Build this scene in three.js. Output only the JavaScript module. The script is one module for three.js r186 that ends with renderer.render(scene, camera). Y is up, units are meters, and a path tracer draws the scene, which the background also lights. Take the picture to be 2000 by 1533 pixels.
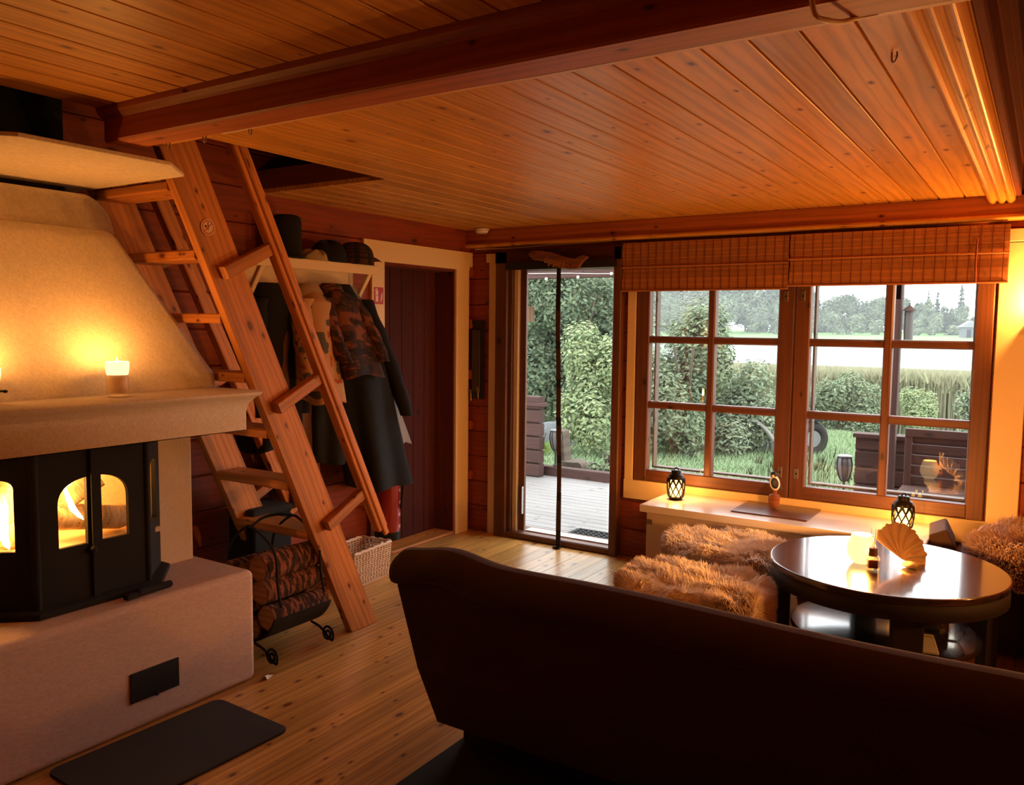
import * as THREE from 'three';
import { RoundedBoxGeometry } from 'three/addons/geometries/RoundedBoxGeometry.js';
import { mergeGeometries, mergeVertices, toCreasedNormals } from 'three/addons/utils/BufferGeometryUtils.js';
import { TextGeometry } from 'three/addons/geometries/TextGeometry.js';
import { FontLoader } from 'three/addons/loaders/FontLoader.js';

// ---------------------------------------------------------------- camera, sky, exposure
const scene = new THREE.Scene();
const camera = new THREE.PerspectiveCamera(2 * Math.atan(766.5 / 1610) * 180 / Math.PI, 2000 / 1533, 0.05, 900);
camera.position.set(0, 1.53, 0);
camera.rotation.set(-4.62 * Math.PI / 180, 32.95 * Math.PI / 180, 0.61 * Math.PI / 180, 'YXZ');
scene.background = new THREE.Color().setRGB(5.0, 5.2, 5.3);            // even overcast evening sky
scene.fog = new THREE.FogExp2(new THREE.Color().setRGB(0.9, 0.95, 1.0), 0.0007);                 // damp evening air over the lake
const renderer = new THREE.WebGLRenderer({ antialias: true });
renderer.toneMapping = THREE.LinearToneMapping;
renderer.toneMappingExposure = 1.14;
renderer.shadowMap.enabled = true;
const FLAME = new THREE.Color().setRGB(1.0, 0.40, 0.085);                 // colour of candle and fire light
const CD = { mantel: 0.42, bow: 0.34, fire: 2.3, bowl: 3.1, addedCandle: 4.0, sconce: 2.7, lantern: 0.6 };   // candela of each flame

// ---------------------------------------------------------------- helpers
const V3 = (x, y, z) => new THREE.Vector3(x, y, z);
function rng(seed) { let s = seed | 0; return () => { s = (s + 0x6d2b79f5) | 0; let t = Math.imul(s ^ (s >>> 15), 1 | s); t = (t + Math.imul(t ^ (t >>> 7), 61 | t)) ^ t; return ((t ^ (t >>> 14)) >>> 0) / 4294967296; }; }
const rnd = rng(7);
const RR = (a, b) => a + (b - a) * rnd();
const lerp = (a, b, t) => a + (b - a) * t, clamp = (x, a = 0, b = 1) => Math.min(b, Math.max(a, x));
const smooth = (a, b, x) => { const t = clamp((x - a) / (b - a)); return t * t * (3 - 2 * t); };
function h2(x, y, s) { let n = Math.imul(x | 0, 374761393) + Math.imul(y | 0, 668265263) + Math.imul(s | 0, 1442695041); n = Math.imul(n ^ (n >>> 13), 1274126177); return ((n ^ (n >>> 16)) >>> 0) / 4294967296; }
function vnoise(x, y, s = 0, px = 0, py = 0) {                            // value noise, optionally periodic
  const ix = Math.floor(x), iy = Math.floor(y), fx = x - ix, fy = y - iy, u = fx * fx * (3 - 2 * fx), v = fy * fy * (3 - 2 * fy);
  const w = (a, p) => p ? ((a % p) + p) % p : a;
  const A = h2(w(ix, px), w(iy, py), s), B = h2(w(ix + 1, px), w(iy, py), s), C = h2(w(ix, px), w(iy + 1, py), s), D = h2(w(ix + 1, px), w(iy + 1, py), s);
  return lerp(lerp(A, B, u), lerp(C, D, u), v);
}
function fbm(x, y, s = 0, o = 4, px = 0, py = 0) { let a = 0, k = 0.5, n = 0; for (let i = 0; i < o; i++) { a += k * vnoise(x, y, s + i * 17, px, py); n += k; k *= 0.5; x *= 2; y *= 2; px *= 2; py *= 2; } return a / n; }

const names = new Map();
function numbered(n) { const c = names.get(n) || 0; names.set(n, c + 1); return c ? n + '_' + String(c).padStart(3, '0') : n; }
function tag(o, label, category, group, kind) { o.userData.label = label; if (category) o.userData.category = category; if (group) o.userData.group = group; if (kind) o.userData.kind = kind; return o; }
function shadows(o) { o.castShadow = true; o.receiveShadow = true; return o; }
function mesh(name, geo, mat, parent, p = [0, 0, 0], r = [0, 0, 0]) {
  const m = shadows(new THREE.Mesh(geo, mat)); m.name = parent ? name : numbered(name); m.position.set(...p); m.rotation.set(...r);
  (parent || scene).add(m); return m;
}
function thing(name, label, category, p = [0, 0, 0], turn = 0, group) {
  const g = new THREE.Group(); g.name = numbered(name); g.position.set(...p); g.rotation.y = turn; scene.add(g); return tag(g, label, category, group);
}
function struct(name, label, category) { const g = new THREE.Group(); g.name = numbered(name); scene.add(g); return tag(g, label, category, null, 'structure'); }
function light(intensity, p, size = 1, color = FLAME) { const l = new THREE.PointLight(color, intensity, 0, 2); l.position.set(...p); l.castShadow = true; l.shadow.radius = size; return l; }

// chamfered bar: length along X, width along Z, height along Y; uv in metres along the grain
function rectSec(w, h, c = 0.004) { const a = w / 2, b = h / 2; return c ? [[-a + c, -b], [a - c, -b], [a, -b + c], [a, b - c], [a - c, b], [-a + c, b], [-a, b - c], [-a, -b + c]] : [[-a, -b], [a, -b], [a, b], [-a, b]]; }
function bar(L, sec, o = {}) {
  const pos = [], nor = [], uv = [], ou = o.u ?? rnd() * 2, ov = o.v ?? Math.floor(rnd() * 8) / 8, su = 1 / 2.4, sv = 1 / 0.96, n = sec.length;
  const x0 = -L / 2, x1 = L / 2, tri = (a, b, c, N, ua, ub, uc) => { pos.push(...a, ...b, ...c); nor.push(...N, ...N, ...N); uv.push(...ua, ...ub, ...uc); };
  let area = 0; for (let i = 0; i < n; i++) { const [z1, y1] = sec[i], [z2, y2] = sec[(i + 1) % n]; area += z1 * y2 - z2 * y1; }
  const S = area > 0 ? sec : sec.slice().reverse(), zs = S.map(s => s[0]), zm = Math.min(...zs); let run = 0;
  for (let i = 0; i < n; i++) {
    const [z1, y1] = S[i], [z2, y2] = S[(i + 1) % n], dz = z2 - z1, dy = y2 - y1, l = Math.hypot(dz, dy) || 1e-9, N = [0, -dz / l, dy / l];
    const flat = Math.abs(N[1]) > 0.5, va = ov + (flat ? z1 - zm : run) * sv, vb = ov + (flat ? z2 - zm : run + l) * sv; run += l;
    const A = [x0, y1, z1], B = [x1, y1, z1], C = [x1, y2, z2], D = [x0, y2, z2], ua = ou + x0 * su, ub = ou + x1 * su;
    tri(A, C, B, N, [ua, va], [ub, vb], [ub, va]); tri(A, D, C, N, [ua, va], [ua, vb], [ub, vb]);
  }
  for (let i = 1; i < n - 1; i++) {
    const [a, b, c] = [S[0], S[i], S[i + 1]], q = (p) => [ou + p[1] * su * 3, ov + (p[0] - zm) * sv];
    tri([x1, a[1], a[0]], [x1, b[1], b[0]], [x1, c[1], c[0]], [1, 0, 0], q(a), q(b), q(c)); tri([x0, a[1], a[0]], [x0, c[1], c[0]], [x0, b[1], b[0]], [-1, 0, 0], q(a), q(c), q(b));
  }
  const g = new THREE.BufferGeometry(); g.setAttribute('position', new THREE.Float32BufferAttribute(pos, 3)); g.setAttribute('normal', new THREE.Float32BufferAttribute(nor, 3)); g.setAttribute('uv', new THREE.Float32BufferAttribute(uv, 2));
  // fix winding so that faces agree with their normals
  const P = g.attributes.position, Nn = g.attributes.normal, U = g.attributes.uv, a = V3(), b = V3(), c = V3(), m = V3();
  for (let i = 0; i < P.count; i += 3) {
    a.fromBufferAttribute(P, i); b.fromBufferAttribute(P, i + 1); c.fromBufferAttribute(P, i + 2); m.fromBufferAttribute(Nn, i);
    if (b.clone().sub(a).cross(c.clone().sub(a)).dot(m) < 0) { P.setXYZ(i + 1, c.x, c.y, c.z); P.setXYZ(i + 2, b.x, b.y, b.z); const u1 = [U.getX(i + 1), U.getY(i + 1)]; U.setXY(i + 1, U.getX(i + 2), U.getY(i + 2)); U.setXY(i + 2, ...u1); }
  }
  return g;
}
const QY = Math.PI / 2;
// a board whose box is [x0,x1] x [y0,y1] x [z0,z1], grain along 'x', 'y' or 'z'
function board(name, parent, mat, x0, x1, y0, y1, z0, z1, grain = 'x', c = 0.003, o) {
  const w = x1 - x0, h = y1 - y0, d = z1 - z0, ctr = [(x0 + x1) / 2, (y0 + y1) / 2, (z0 + z1) / 2];
  if (grain === 'x') return mesh(name, bar(w, rectSec(d, h, c), o), mat, parent, ctr);
  if (grain === 'z') return mesh(name, bar(d, rectSec(w, h, c), o), mat, parent, ctr, [0, QY, 0]);
  return mesh(name, bar(h, rectSec(d, w, c), o), mat, parent, ctr, [0, 0, QY]);
}
function boxG(w, h, d, x = 0, y = 0, z = 0) { const g = new THREE.BoxGeometry(w, h, d); g.translate(x, y, z); return g; }
function rbox(w, h, d, r, s = 3) { return new RoundedBoxGeometry(w, h, d, s, r); }
function tubeG(pts, r, seg = 24, rad = 8, closed = false) { return new THREE.TubeGeometry(new THREE.CatmullRomCurve3(pts.map(p => V3(...p)), closed), seg, r, rad, closed); }
function grid(nu, nv, f, wrapU = false) {                                // smooth surface f(u, v) -> [x, y, z]
  const pos = [], uv = [], idx = [];
  for (let j = 0; j <= nv; j++) for (let i = 0; i <= nu; i++) { const u = i / nu, v = j / nv; pos.push(...f(wrapU && i === nu ? 0 : u, v)); uv.push(u, v); }
  for (let j = 0; j < nv; j++) for (let i = 0; i < nu; i++) { const a = j * (nu + 1) + i, b = a + 1, c = a + nu + 1, d = c + 1; idx.push(a, c, b, b, c, d); }
  let g = new THREE.BufferGeometry(); g.setAttribute('position', new THREE.Float32BufferAttribute(pos, 3)); g.setAttribute('uv', new THREE.Float32BufferAttribute(uv, 2)); g.setIndex(idx);
  g.computeVertexNormals();
  if (wrapU) { const N = g.attributes.normal, w = nu + 1; for (let j = 0; j <= nv; j++) { const a = V3().fromBufferAttribute(N, j * w).add(V3().fromBufferAttribute(N, j * w + nu)).normalize(); N.setXYZ(j * w, a.x, a.y, a.z); N.setXYZ(j * w + nu, a.x, a.y, a.z); } }
  return g;
}
const lathe = (pts, n = 32) => new THREE.LatheGeometry(pts.map(p => new THREE.Vector2(...p)), n);
const merged = (list) => mergeGeometries(list.map(g => { const q = g.index ? g.toNonIndexed() : g.clone(); for (const k of Object.keys(q.attributes)) if (!['position', 'normal', 'uv'].includes(k)) q.deleteAttribute(k); return q; }));

// ---------------------------------------------------------------- textures
function dataTex(w, h, f, srgb = true) {
  const d = new Uint8Array(w * h * 4);
  for (let y = 0; y < h; y++) for (let x = 0; x < w; x++) { const c = f(x, y), i = (y * w + x) * 4; d[i] = clamp(c[0]) * 255; d[i + 1] = clamp(c[1]) * 255; d[i + 2] = clamp(c[2]) * 255; d[i + 3] = 255; }
  const t = new THREE.DataTexture(d, w, h); t.wrapS = t.wrapT = THREE.RepeatWrapping; t.magFilter = THREE.LinearFilter; t.minFilter = THREE.LinearMipmapLinearFilter; t.generateMipmaps = true; if (srgb) t.colorSpace = THREE.SRGBColorSpace; t.needsUpdate = true; return t;
}
// pine: 8 board tones of 0.12 m stacked in v (0.96 m), 2.4 m along u, with knots
function pineTex(seed, knotN, contrast) {
  const W = 1024, H = 512, r = rng(seed), tone = [...Array(8)].map(() => 0.86 + 0.14 * r()), knots = [];
  for (let i = 0; i < knotN; i++) { const b = Math.floor(r() * 8); knots.push([r() * W, (b + 0.25 + 0.5 * r()) * 64, 2.2 + 6 * r() * r(), 0.7 + 0.3 * r()]); }
  return dataTex(W, H, (x, y) => {
    const b = Math.floor(y / 64), yy = y - b * 64; let warp = 0, dark = 0;
    for (const [kx, ky, kr, ks] of knots) {
      let dx = x - kx; if (dx > W / 2) dx -= W; if (dx < -W / 2) dx += W; const dy = y - ky; if (Math.abs(dy) > 50 || Math.abs(dx) > 90) continue;
      const d = Math.hypot(dx / 1.6, dy) / kr; warp += Math.sign(dy || 1) * 9 * Math.exp(-((dx / (kr * 5)) ** 2)) * Math.exp(-Math.abs(dy) / (kr * 1.6)); dark = Math.max(dark, ks * smooth(1.25, 0.55, d), 0.22 * ks * smooth(2.4, 1.0, d));
    }
    const n1 = fbm(x / 128, y / 8, seed + b * 31, 3, 8, 64), gr = 0.5 + 0.5 * Math.sin((yy - warp) * (0.2 + 0.16 * h2(b, 4, seed)) + 11 * fbm(x / 256, y / 24, seed + 5 + b, 4, 4, 0) + b * 2.1);
    const fine = fbm(x / 16, y * 1.5, seed + 9, 2, 64, 0);
    let v = tone[b] * (1 - contrast * (0.26 * gr * gr + 0.34 * (1 - n1) + 0.14 * fine)); const k = dark;
    return [v * lerp(1, 0.36, k), v * lerp(0.985, 0.17, k) - 0.012 * gr, v * lerp(0.96, 0.10, k) - 0.028 * gr];
  });
}
const pineA = pineTex(11, 26, 0.36), pineB = pineTex(53, 60, 0.42);
const speckle = (seed, a) => dataTex(256, 256, (x, y) => { const v = 1 - a * (0.6 * fbm(x / 8, y / 8, seed, 4, 32, 32) + 0.4 * vnoise(x, y, seed + 3)); return [v, v, v]; });
const spk = speckle(5, 0.2);
const bumpRough = dataTex(512, 512, (x, y) => { const n = 0.55 * fbm(x / 40, y / 40, 21, 5, 12.8, 12.8) + 0.45 * fbm(x / 6, y / 6, 33, 3); return [n, n, n]; }, false);
const fabricTex = dataTex(128, 128, (x, y) => { const v = 0.72 + 0.2 * ((x ^ y) & 1) + 0.16 * (vnoise(x / 2, y / 2, 4) - 0.5); return [v, v, v]; });
const rep = (t, u, v) => { const c = t.clone(); c.repeat.set(u, v); c.needsUpdate = true; return c; };

// ---------------------------------------------------------------- materials
const lin = (r, g, b) => new THREE.Color().setRGB(r, g, b);
const M = {};
const std = (o) => new THREE.MeshStandardMaterial(o), phys = (o) => new THREE.MeshPhysicalMaterial(o);
M.ceiling = std({ map: pineA, color: lin(0.94, 0.45, 0.075), roughness: 0.36 });
M.floor = phys({ map: pineB, color: lin(0.92, 0.50, 0.13), roughness: 0.3, clearcoat: 0.5, clearcoatRoughness: 0.22 });
M.timber = std({ map: pineA, color: lin(0.40, 0.062, 0.010), roughness: 0.62 });
M.beam = std({ map: pineA, color: lin(0.58, 0.16, 0.028), roughness: 0.5 });
M.ladder = std({ map: pineB, color: lin(0.86, 0.34, 0.075), roughness: 0.5 });
M.frame = std({ map: pineA, color: lin(0.20, 0.066, 0.024), roughness: 0.5 });
M.frameOut = std({ map: pineA, color: lin(0.22, 0.15, 0.11), roughness: 0.6 });
M.doorDark = std({ map: pineA, color: lin(0.10, 0.009, 0.003), roughness: 0.9 });
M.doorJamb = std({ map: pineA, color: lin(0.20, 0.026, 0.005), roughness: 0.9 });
M.darkBoard = std({ map: pineA, color: lin(0.22, 0.05, 0.015), roughness: 0.6 });
M.cream = std({ color: lin(0.82, 0.62, 0.34), roughness: 0.6 });
M.white = std({ color: lin(0.78, 0.70, 0.60), roughness: 0.5 });
M.gloss = phys({ color: lin(0.72, 0.62, 0.50), roughness: 0.25, clearcoat: 0.7, clearcoatRoughness: 0.12 });
M.plaster = std({ map: rep(spk, 3, 3), color: lin(0.84, 0.74, 0.58), roughness: 0.95, bumpMap: rep(bumpRough, 1.6, 1.6), bumpScale: 0.0014 });
M.hearth = std({ map: rep(spk, 3, 3), color: lin(0.74, 0.57, 0.47), roughness: 0.95, bumpMap: bumpRough, bumpScale: 0.0012 });
M.iron = std({ color: lin(0.006, 0.0055, 0.005), roughness: 0.9 });
M.blackMetal = std({ color: lin(0.012, 0.011, 0.011), roughness: 0.38, metalness: 0.6 });
M.chrome = std({ color: lin(0.75, 0.72, 0.68), roughness: 0.25, metalness: 1 });
M.firebrick = std({ map: rep(spk, 2, 2), color: lin(0.78, 0.62, 0.42), roughness: 1 });
M.black = std({ color: lin(0.012, 0.010, 0.009), roughness: 0.9 });
M.glassPane = phys({ color: lin(1, 1, 1), transmission: 1, roughness: 0.0, thickness: 0, ior: 1.5 });
M.glass = phys({ color: lin(0.98, 0.96, 0.92), transmission: 1, roughness: 0.03, thickness: 0, ior: 1.45 });
M.tableTop = phys({ map: rep(pineA, 1, 1), color: lin(0.050, 0.032, 0.024), roughness: 0.2, clearcoat: 1, clearcoatRoughness: 0.1 });
M.tableDark = std({ color: lin(0.014, 0.008, 0.0055), roughness: 0.75 });
M.sofa = phys({ map: rep(fabricTex, 8, 8), color: lin(0.08, 0.047, 0.033), roughness: 1, sheen: 0.4, sheenColor: lin(0.35, 0.26, 0.2), sheenRoughness: 0.5 });
M.chair = std({ map: rep(fabricTex, 6, 6), color: lin(0.11, 0.04, 0.018), roughness: 0.95 });
M.wool = std({ color: lin(0.90, 0.79, 0.69), roughness: 1 });
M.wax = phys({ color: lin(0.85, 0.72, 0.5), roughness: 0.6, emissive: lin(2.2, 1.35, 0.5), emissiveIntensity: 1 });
M.waxPlain = std({ color: lin(0.82, 0.66, 0.48), roughness: 0.6 });
M.flame = std({ color: lin(1, 0.8, 0.4), emissive: lin(9, 5.2, 1.7), emissiveIntensity: 1, roughness: 1 });
M.hook = std({ color: lin(0.25, 0.2, 0.15), roughness: 0.35, metalness: 0.9 });
M.cable = std({ color: lin(0.88, 0.78, 0.62), roughness: 0.6 });
M.mat = std({ map: rep(fabricTex, 14, 20), color: lin(0.045, 0.03, 0.02), roughness: 1 });
M.red = phys({ color: lin(0.42, 0.02, 0.012), roughness: 0.35, clearcoat: 0.5 });

// ================================================================ THE ROOM
const ZB = -4.97, XL = -3.6, CY = 2.22;                                   // inner faces: window wall, ladder wall, ceiling
{ // floor of pine boards running towards the window wall
  const f = struct('floor', 'varnished knotty pine floor boards', 'floor');
  mesh('subfloor', boxG(5.9, 0.1, 7.35, -0.75, -0.075, -1.48), M.darkBoard, f);
  for (let x = XL, k = 0; x < 2.05; x += 0.0935, k++) board('floor_board', f, M.floor, x + 0.0011, Math.min(x + 0.0924, 2.1), -0.025, 0, ZB - 0.02, 2.05, 'z', 0);
}
{ // boarded ceiling = underside of the loft floor, open above the ladder
  const c = struct('ceiling', 'tongue and groove pine ceiling under the loft', 'ceiling');
  mesh('loft_floor', boxG(2.49, 0.1, 7.2, -1.395, CY + 0.072, -1.45), M.darkBoard, c); mesh('loft_floor', boxG(2.0, 0.1, 7.2, 1.25, CY + 0.072, -1.45), M.darkBoard, c); mesh('loft_floor', boxG(0.4, 0.1, 3.75, 0.05, CY + 0.072, 0.275), M.darkBoard, c);
  mesh('loft_floor', boxG(0.96, 0.1, 2.03, -3.12, CY + 0.072, -4.035), M.darkBoard, c);
  mesh('loft_floor', boxG(0.96, 0.1, 2.0, -3.12, CY + 0.072, 1.1), M.darkBoard, c);
  const sec = (w) => [[-w / 2 + 0.0045, -0.011], [w / 2 - 0.0035, -0.011], [w / 2 - 0.0025, -0.010], [w / 2 - 0.0025, 0.001], [w / 2, 0.003], [w / 2, 0.011], [-w / 2, 0.011], [-w / 2, 0.003], [-w / 2 + 0.0035, 0.001], [-w / 2 + 0.0035, -0.010]];
  const put = (x0, x1, z0, z1) => mesh('ceiling_board', bar(z1 - z0, sec(x1 - x0 - 0.002)), M.ceiling, c, [(x0 + x1) / 2, CY + 0.011, (z0 + z1) / 2], [0, QY, 0]);
  for (let k = 0; k < 20; k++) put(-0.2815 - 0.1205 * (k + 1), -0.2815 - 0.1205 * k, -5.02, -1.64);
  for (let k = 0; k < 8; k++) put(Math.max(XL, -2.6915 - 0.1205 * (k + 1)), -2.6915 - 0.1205 * k, -5.02, -3.02);
  for (let k = 0; k < 40; k++) put(-2.631 + 0.1128 * k, -2.631 + 0.1128 * (k + 1), -1.64, 2.1);
}
{ // fluted moulding strip at the right end of the boards, and side boards beyond it, coloured dark in place of shade
  const t = struct('trim_1', 'fluted pine moulding with a scalloped end along the ceiling edge', 'moulding');
  const sec = []; for (let i = 0; i <= 24; i++) { const u = i / 24; sec.push([-0.06 + 0.12 * u, -0.028 - 0.016 * Math.abs(Math.sin(u * Math.PI * 3))]); } sec.push([0.06, 0.02], [-0.06, 0.02]);
  const g = bar(3.28, sec); mesh('fluted_strip', g, M.ceiling, t, [-0.235, CY, -3.29], [0, QY, 0]);
  for (let k = 0; k < 3; k++) mesh('scallop', new THREE.CylinderGeometry(0.02, 0.02, 0.018, 14), M.ceiling, t, [-0.275 + 0.04 * k, CY - 0.026, -4.937], [Math.PI / 2, 0, 0]);
  board('backing_strip', t, M.ceiling, -0.30, -0.172, CY - 0.012, CY + 0.02, -4.95, -1.66, 'z');
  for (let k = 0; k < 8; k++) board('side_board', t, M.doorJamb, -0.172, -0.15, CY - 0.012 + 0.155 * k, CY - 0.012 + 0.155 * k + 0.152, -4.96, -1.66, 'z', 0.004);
  for (let k = 0; k < 15; k++) board('ceiling_board', t, M.ceiling, 0.25 + 0.12 * k, 0.25 + 0.12 * k + 0.118, CY, CY + 0.02, -4.97, -1.64, 'z', 0.002);
}
{ // the beam that carries the loft
  const b = struct('trim_2', 'long stained pine ceiling beam crossing the room', 'beam');
  board('beam_body', b, M.beam, -2.63, 2.08, 2.115, CY + 0.02, -1.70, -1.585, 'x', 0.006);
  board('batten', b, M.ceiling, -2.60, 2.08, 2.132, CY + 0.01, -1.765, -1.70, 'x', 0.004);
  mesh('cove', bar(4.71, [[0, 0.034], [0.03, 0.034], [0.024, 0.018], [0.012, 0.006], [0, 0]]), M.beam, b, [-0.275, CY - 0.034, -1.585]);
}
{ // cornice along the window wall
  const t = struct('trim_3', 'pine cornice board above the blinds', 'cornice');
  board('cornice_board', t, M.beam, XL, 2.05, 2.112, CY, ZB, ZB + 0.035, 'x', 0.004);
  const s = []; for (let i = 0; i <= 10; i++) { const a = -Math.PI / 2 + Math.PI * i / 10; s.push([0.035 + 0.03 * Math.cos(a), 0.016 * Math.sin(a)]); } s.push([0, 0.016], [0, -0.016]);
  mesh('rounded_ledge', bar(5.65, s), M.ceiling, t, [-0.775, 2.107, ZB]);
}
// ---- walls: solid core with timber courses in front of it
const COURSE = 0.187;
function courses(wall, place, y1 = CY) { for (let k = 0, y = 0.0; y < y1 - 0.01; k++, y += COURSE) place(y + 0.0015, Math.min(y + COURSE - 0.0015, y1), k); }
{
  const w = struct('wall_back', 'reddish timber wall with the terrace door and window', 'wall');
  const core = (x0, x1, y0, y1) => mesh('wall_core', boxG(x1 - x0, y1 - y0, 0.15, (x0 + x1) / 2, (y0 + y1) / 2, ZB - 0.03 - 0.075), M.timber, w);
  core(-3.9, -3.335, -0.1, 3.6); core(-3.335, -2.345, 2.05, 3.6); core(-2.345, -2.255, -0.1, 3.6); core(-2.255, -0.235, -0.1, 0.52); core(-2.255, -0.235, 1.96, 3.6); core(-0.235, 2.3, -0.1, 3.6); core(-3.335, -2.345, -0.2, -0.03);
  const seg = (x0, x1, y0, y1) => { if (x1 - x0 > 0.02 && y1 - y0 > 0.01) board('timber', w, M.timber, x0, x1, y0, y1, ZB - 0.03, ZB, 'x', 0.006); };
  courses(w, (a, b) => {
    if (a < CY) seg(XL, -3.335, a, Math.min(b, CY)); seg(-0.235, 2.1, a, b);
    if (a < 2.05) seg(-2.345, -2.255, a, b); 
    if (b < 0.6) seg(-2.255, -0.235, a, Math.min(b, 0.52));
    if (b > 1.96 && a < CY) seg(-2.345, -0.235, Math.max(a, 1.96), Math.min(b, CY));
    if (b > 2.05 && a < CY) seg(-3.335, -2.345, Math.max(a, 2.05), Math.min(b, CY));
  }, 3.4);
}
{
  const w = struct('wall_left', 'reddish timber wall behind the ladder and coats', 'wall');
  const core = (z0, z1, y0, y1) => mesh('wall_core', boxG(0.17, y1 - y0, z1 - z0, XL - 0.03 - 0.085, (y0 + y1) / 2, (z0 + z1) / 2), M.timber, w);
  core(-5.15, -4.78, -0.1, 3.6); core(-4.78, -4.0, 1.935, 3.6); core(-4.0, 2.2, -0.1, 3.6); core(-4.78, -4.0, -0.2, -0.03);
  const seg = (z0, z1, y0, y1) => { if (z1 - z0 > 0.02 && y1 - y0 > 0.01) board('timber', w, M.timber, XL - 0.03, XL, y0, y1, z0, z1, 'z', 0.006); };
  courses(w, (a, b) => { seg(ZB, -4.78, a, b); seg(-4.0, -1.0, a, b); if (b > 1.935) seg(-4.78, -4.0, Math.max(a, 1.935), b); }, 2.98);
  for (let k = 0; k < 5; k++) mesh('log_end', rbox(0.05, 0.07, 0.045, 0.008, 2), M.timber, w, [XL + 0.02, 0.42 + COURSE * 2 * k, ZB + 0.02]);
}
{ const w = struct('wall_right', 'dark timber wall on the right side of the room', 'wall'); mesh('wall_core', boxG(0.15, 3.8, 7.5, 2.18, 1.7, -1.5), M.timber, w); courses(w, (a, b) => board('timber', w, M.timber, 2.075, 2.105, a, b, ZB, 2.0, 'z', 0.006)); }
{ const w = struct('wall_front', 'timber wall behind the viewer', 'wall'); mesh('wall_core', boxG(6.1, 3.8, 0.15, -0.75, 1.7, 2.15), M.timber, w); courses(w, (a, b) => board('timber', w, M.timber, XL, 2.07, a, b, 2.045, 2.075, 'x', 0.006)); }
{ const r = struct('ceiling_loft', 'boarded roof over the dark loft', 'ceiling'); mesh('roof_boards', boxG(6.2, 0.12, 7.6, -0.75, 3.54, -1.5), M.darkBoard, r);
  board('rafter', r, M.timber, -3.5, 2, 3.3, 3.48, -3.4, -3.3, 'x'); board('partition', r, M.timber, -2.6, -2.55, 2.35, 3.48, -4.9, -3.1, 'z'); }

// ---- doorway to the hall, in the ladder wall
{
  const d = struct('door_1', 'dark reddish hall door in a cream painted casing', 'door');
  board('casing', d, M.cream, XL, XL + 0.022, 0, 1.93, -4.012, -3.892, 'y'); board('casing', d, M.cream, XL, XL + 0.022, 0, 1.93, -4.93, -4.776, 'y');
  board('casing_head', d, M.cream, XL, XL + 0.026, 1.93, 2.06, -4.965, -3.815, 'z');
  board('jamb', d, M.doorJamb, XL - 0.19, XL + 0.004, 0, 1.935, -4.79, -4.768, 'y'); board('jamb', d, M.doorJamb, XL - 0.19, XL + 0.004, 0, 1.935, -4.02, -4.0, 'y');
  board('head_jamb', d, M.doorJamb, XL - 0.19, XL + 0.004, 1.912, 1.935, -4.79, -4.0, 'z');
  board('threshold', d, M.ladder, XL - 0.17, XL + 0.01, 0, 0.022, -4.768, -4.02, 'z', 0.006);
  for (let k = 0; k < 6; k++) board('door_plank', d, M.doorDark, XL - 0.192, XL - 0.166, 0.022, 1.912, -4.768 + 0.1247 * k + 0.001, -4.768 + 0.1247 * (k + 1) - 0.001, 'y', 0.004);
  mesh('backing', boxG(0.02, 2.0, 0.85, XL - 0.205, 1.0, -4.39), M.black, d);
}
// ---- terrace door
{
  const d = struct('door_2', 'open terrace doorway in a dark brown wooden frame', 'door'), z1 = ZB + 0.06;
  board('casing', d, M.cream, -3.415, -3.335, 0, 2.0, ZB, ZB + 0.022, 'y'); board('casing_ear', d, M.cream, -3.44, -3.335, 1.985, 2.045, ZB, ZB + 0.026, 'y');
  board('jamb', d, M.frame, -3.335, -3.235, 0, 2.05, -5.15, z1, 'y', 0.006); board('jamb', d, M.frame, -3.235, -3.205, 0, 2.0, -5.15, z1 - 0.025, 'y');
  board('weather_strip', d, M.cream, -3.205, -3.168, 0.02, 1.96, -5.0, z1 - 0.05, 'y'); board('stop', d, M.frame, -3.168, -3.118, 0.05, 1.96, -5.0, z1 - 0.075, 'y');
  board('jamb', d, M.frame, -2.405, -2.345, 0, 2.05, -5.15, z1, 'y', 0.006);
  board('head', d, M.doorDark, -3.335, -2.345, 1.965, 2.06, -5.15, z1, 'x', 0.006); board('head_stop', d, M.frame, -3.205, -2.405, 1.925, 1.965, -5.15, z1 - 0.04, 'x');
  board('threshold', d, M.frame, -3.235, -2.405, 0, 0.045, -5.15, ZB + 0.05, 'x', 0.008); mesh('sill_plate', boxG(0.72, 0.008, 0.09, -2.76, 0.049, -5.05), M.white, d);
  mesh('strike_plate', boxG(0.004, 0.2, 0.022, -3.116, 0.28, -4.96), M.chrome, d);
}
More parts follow.
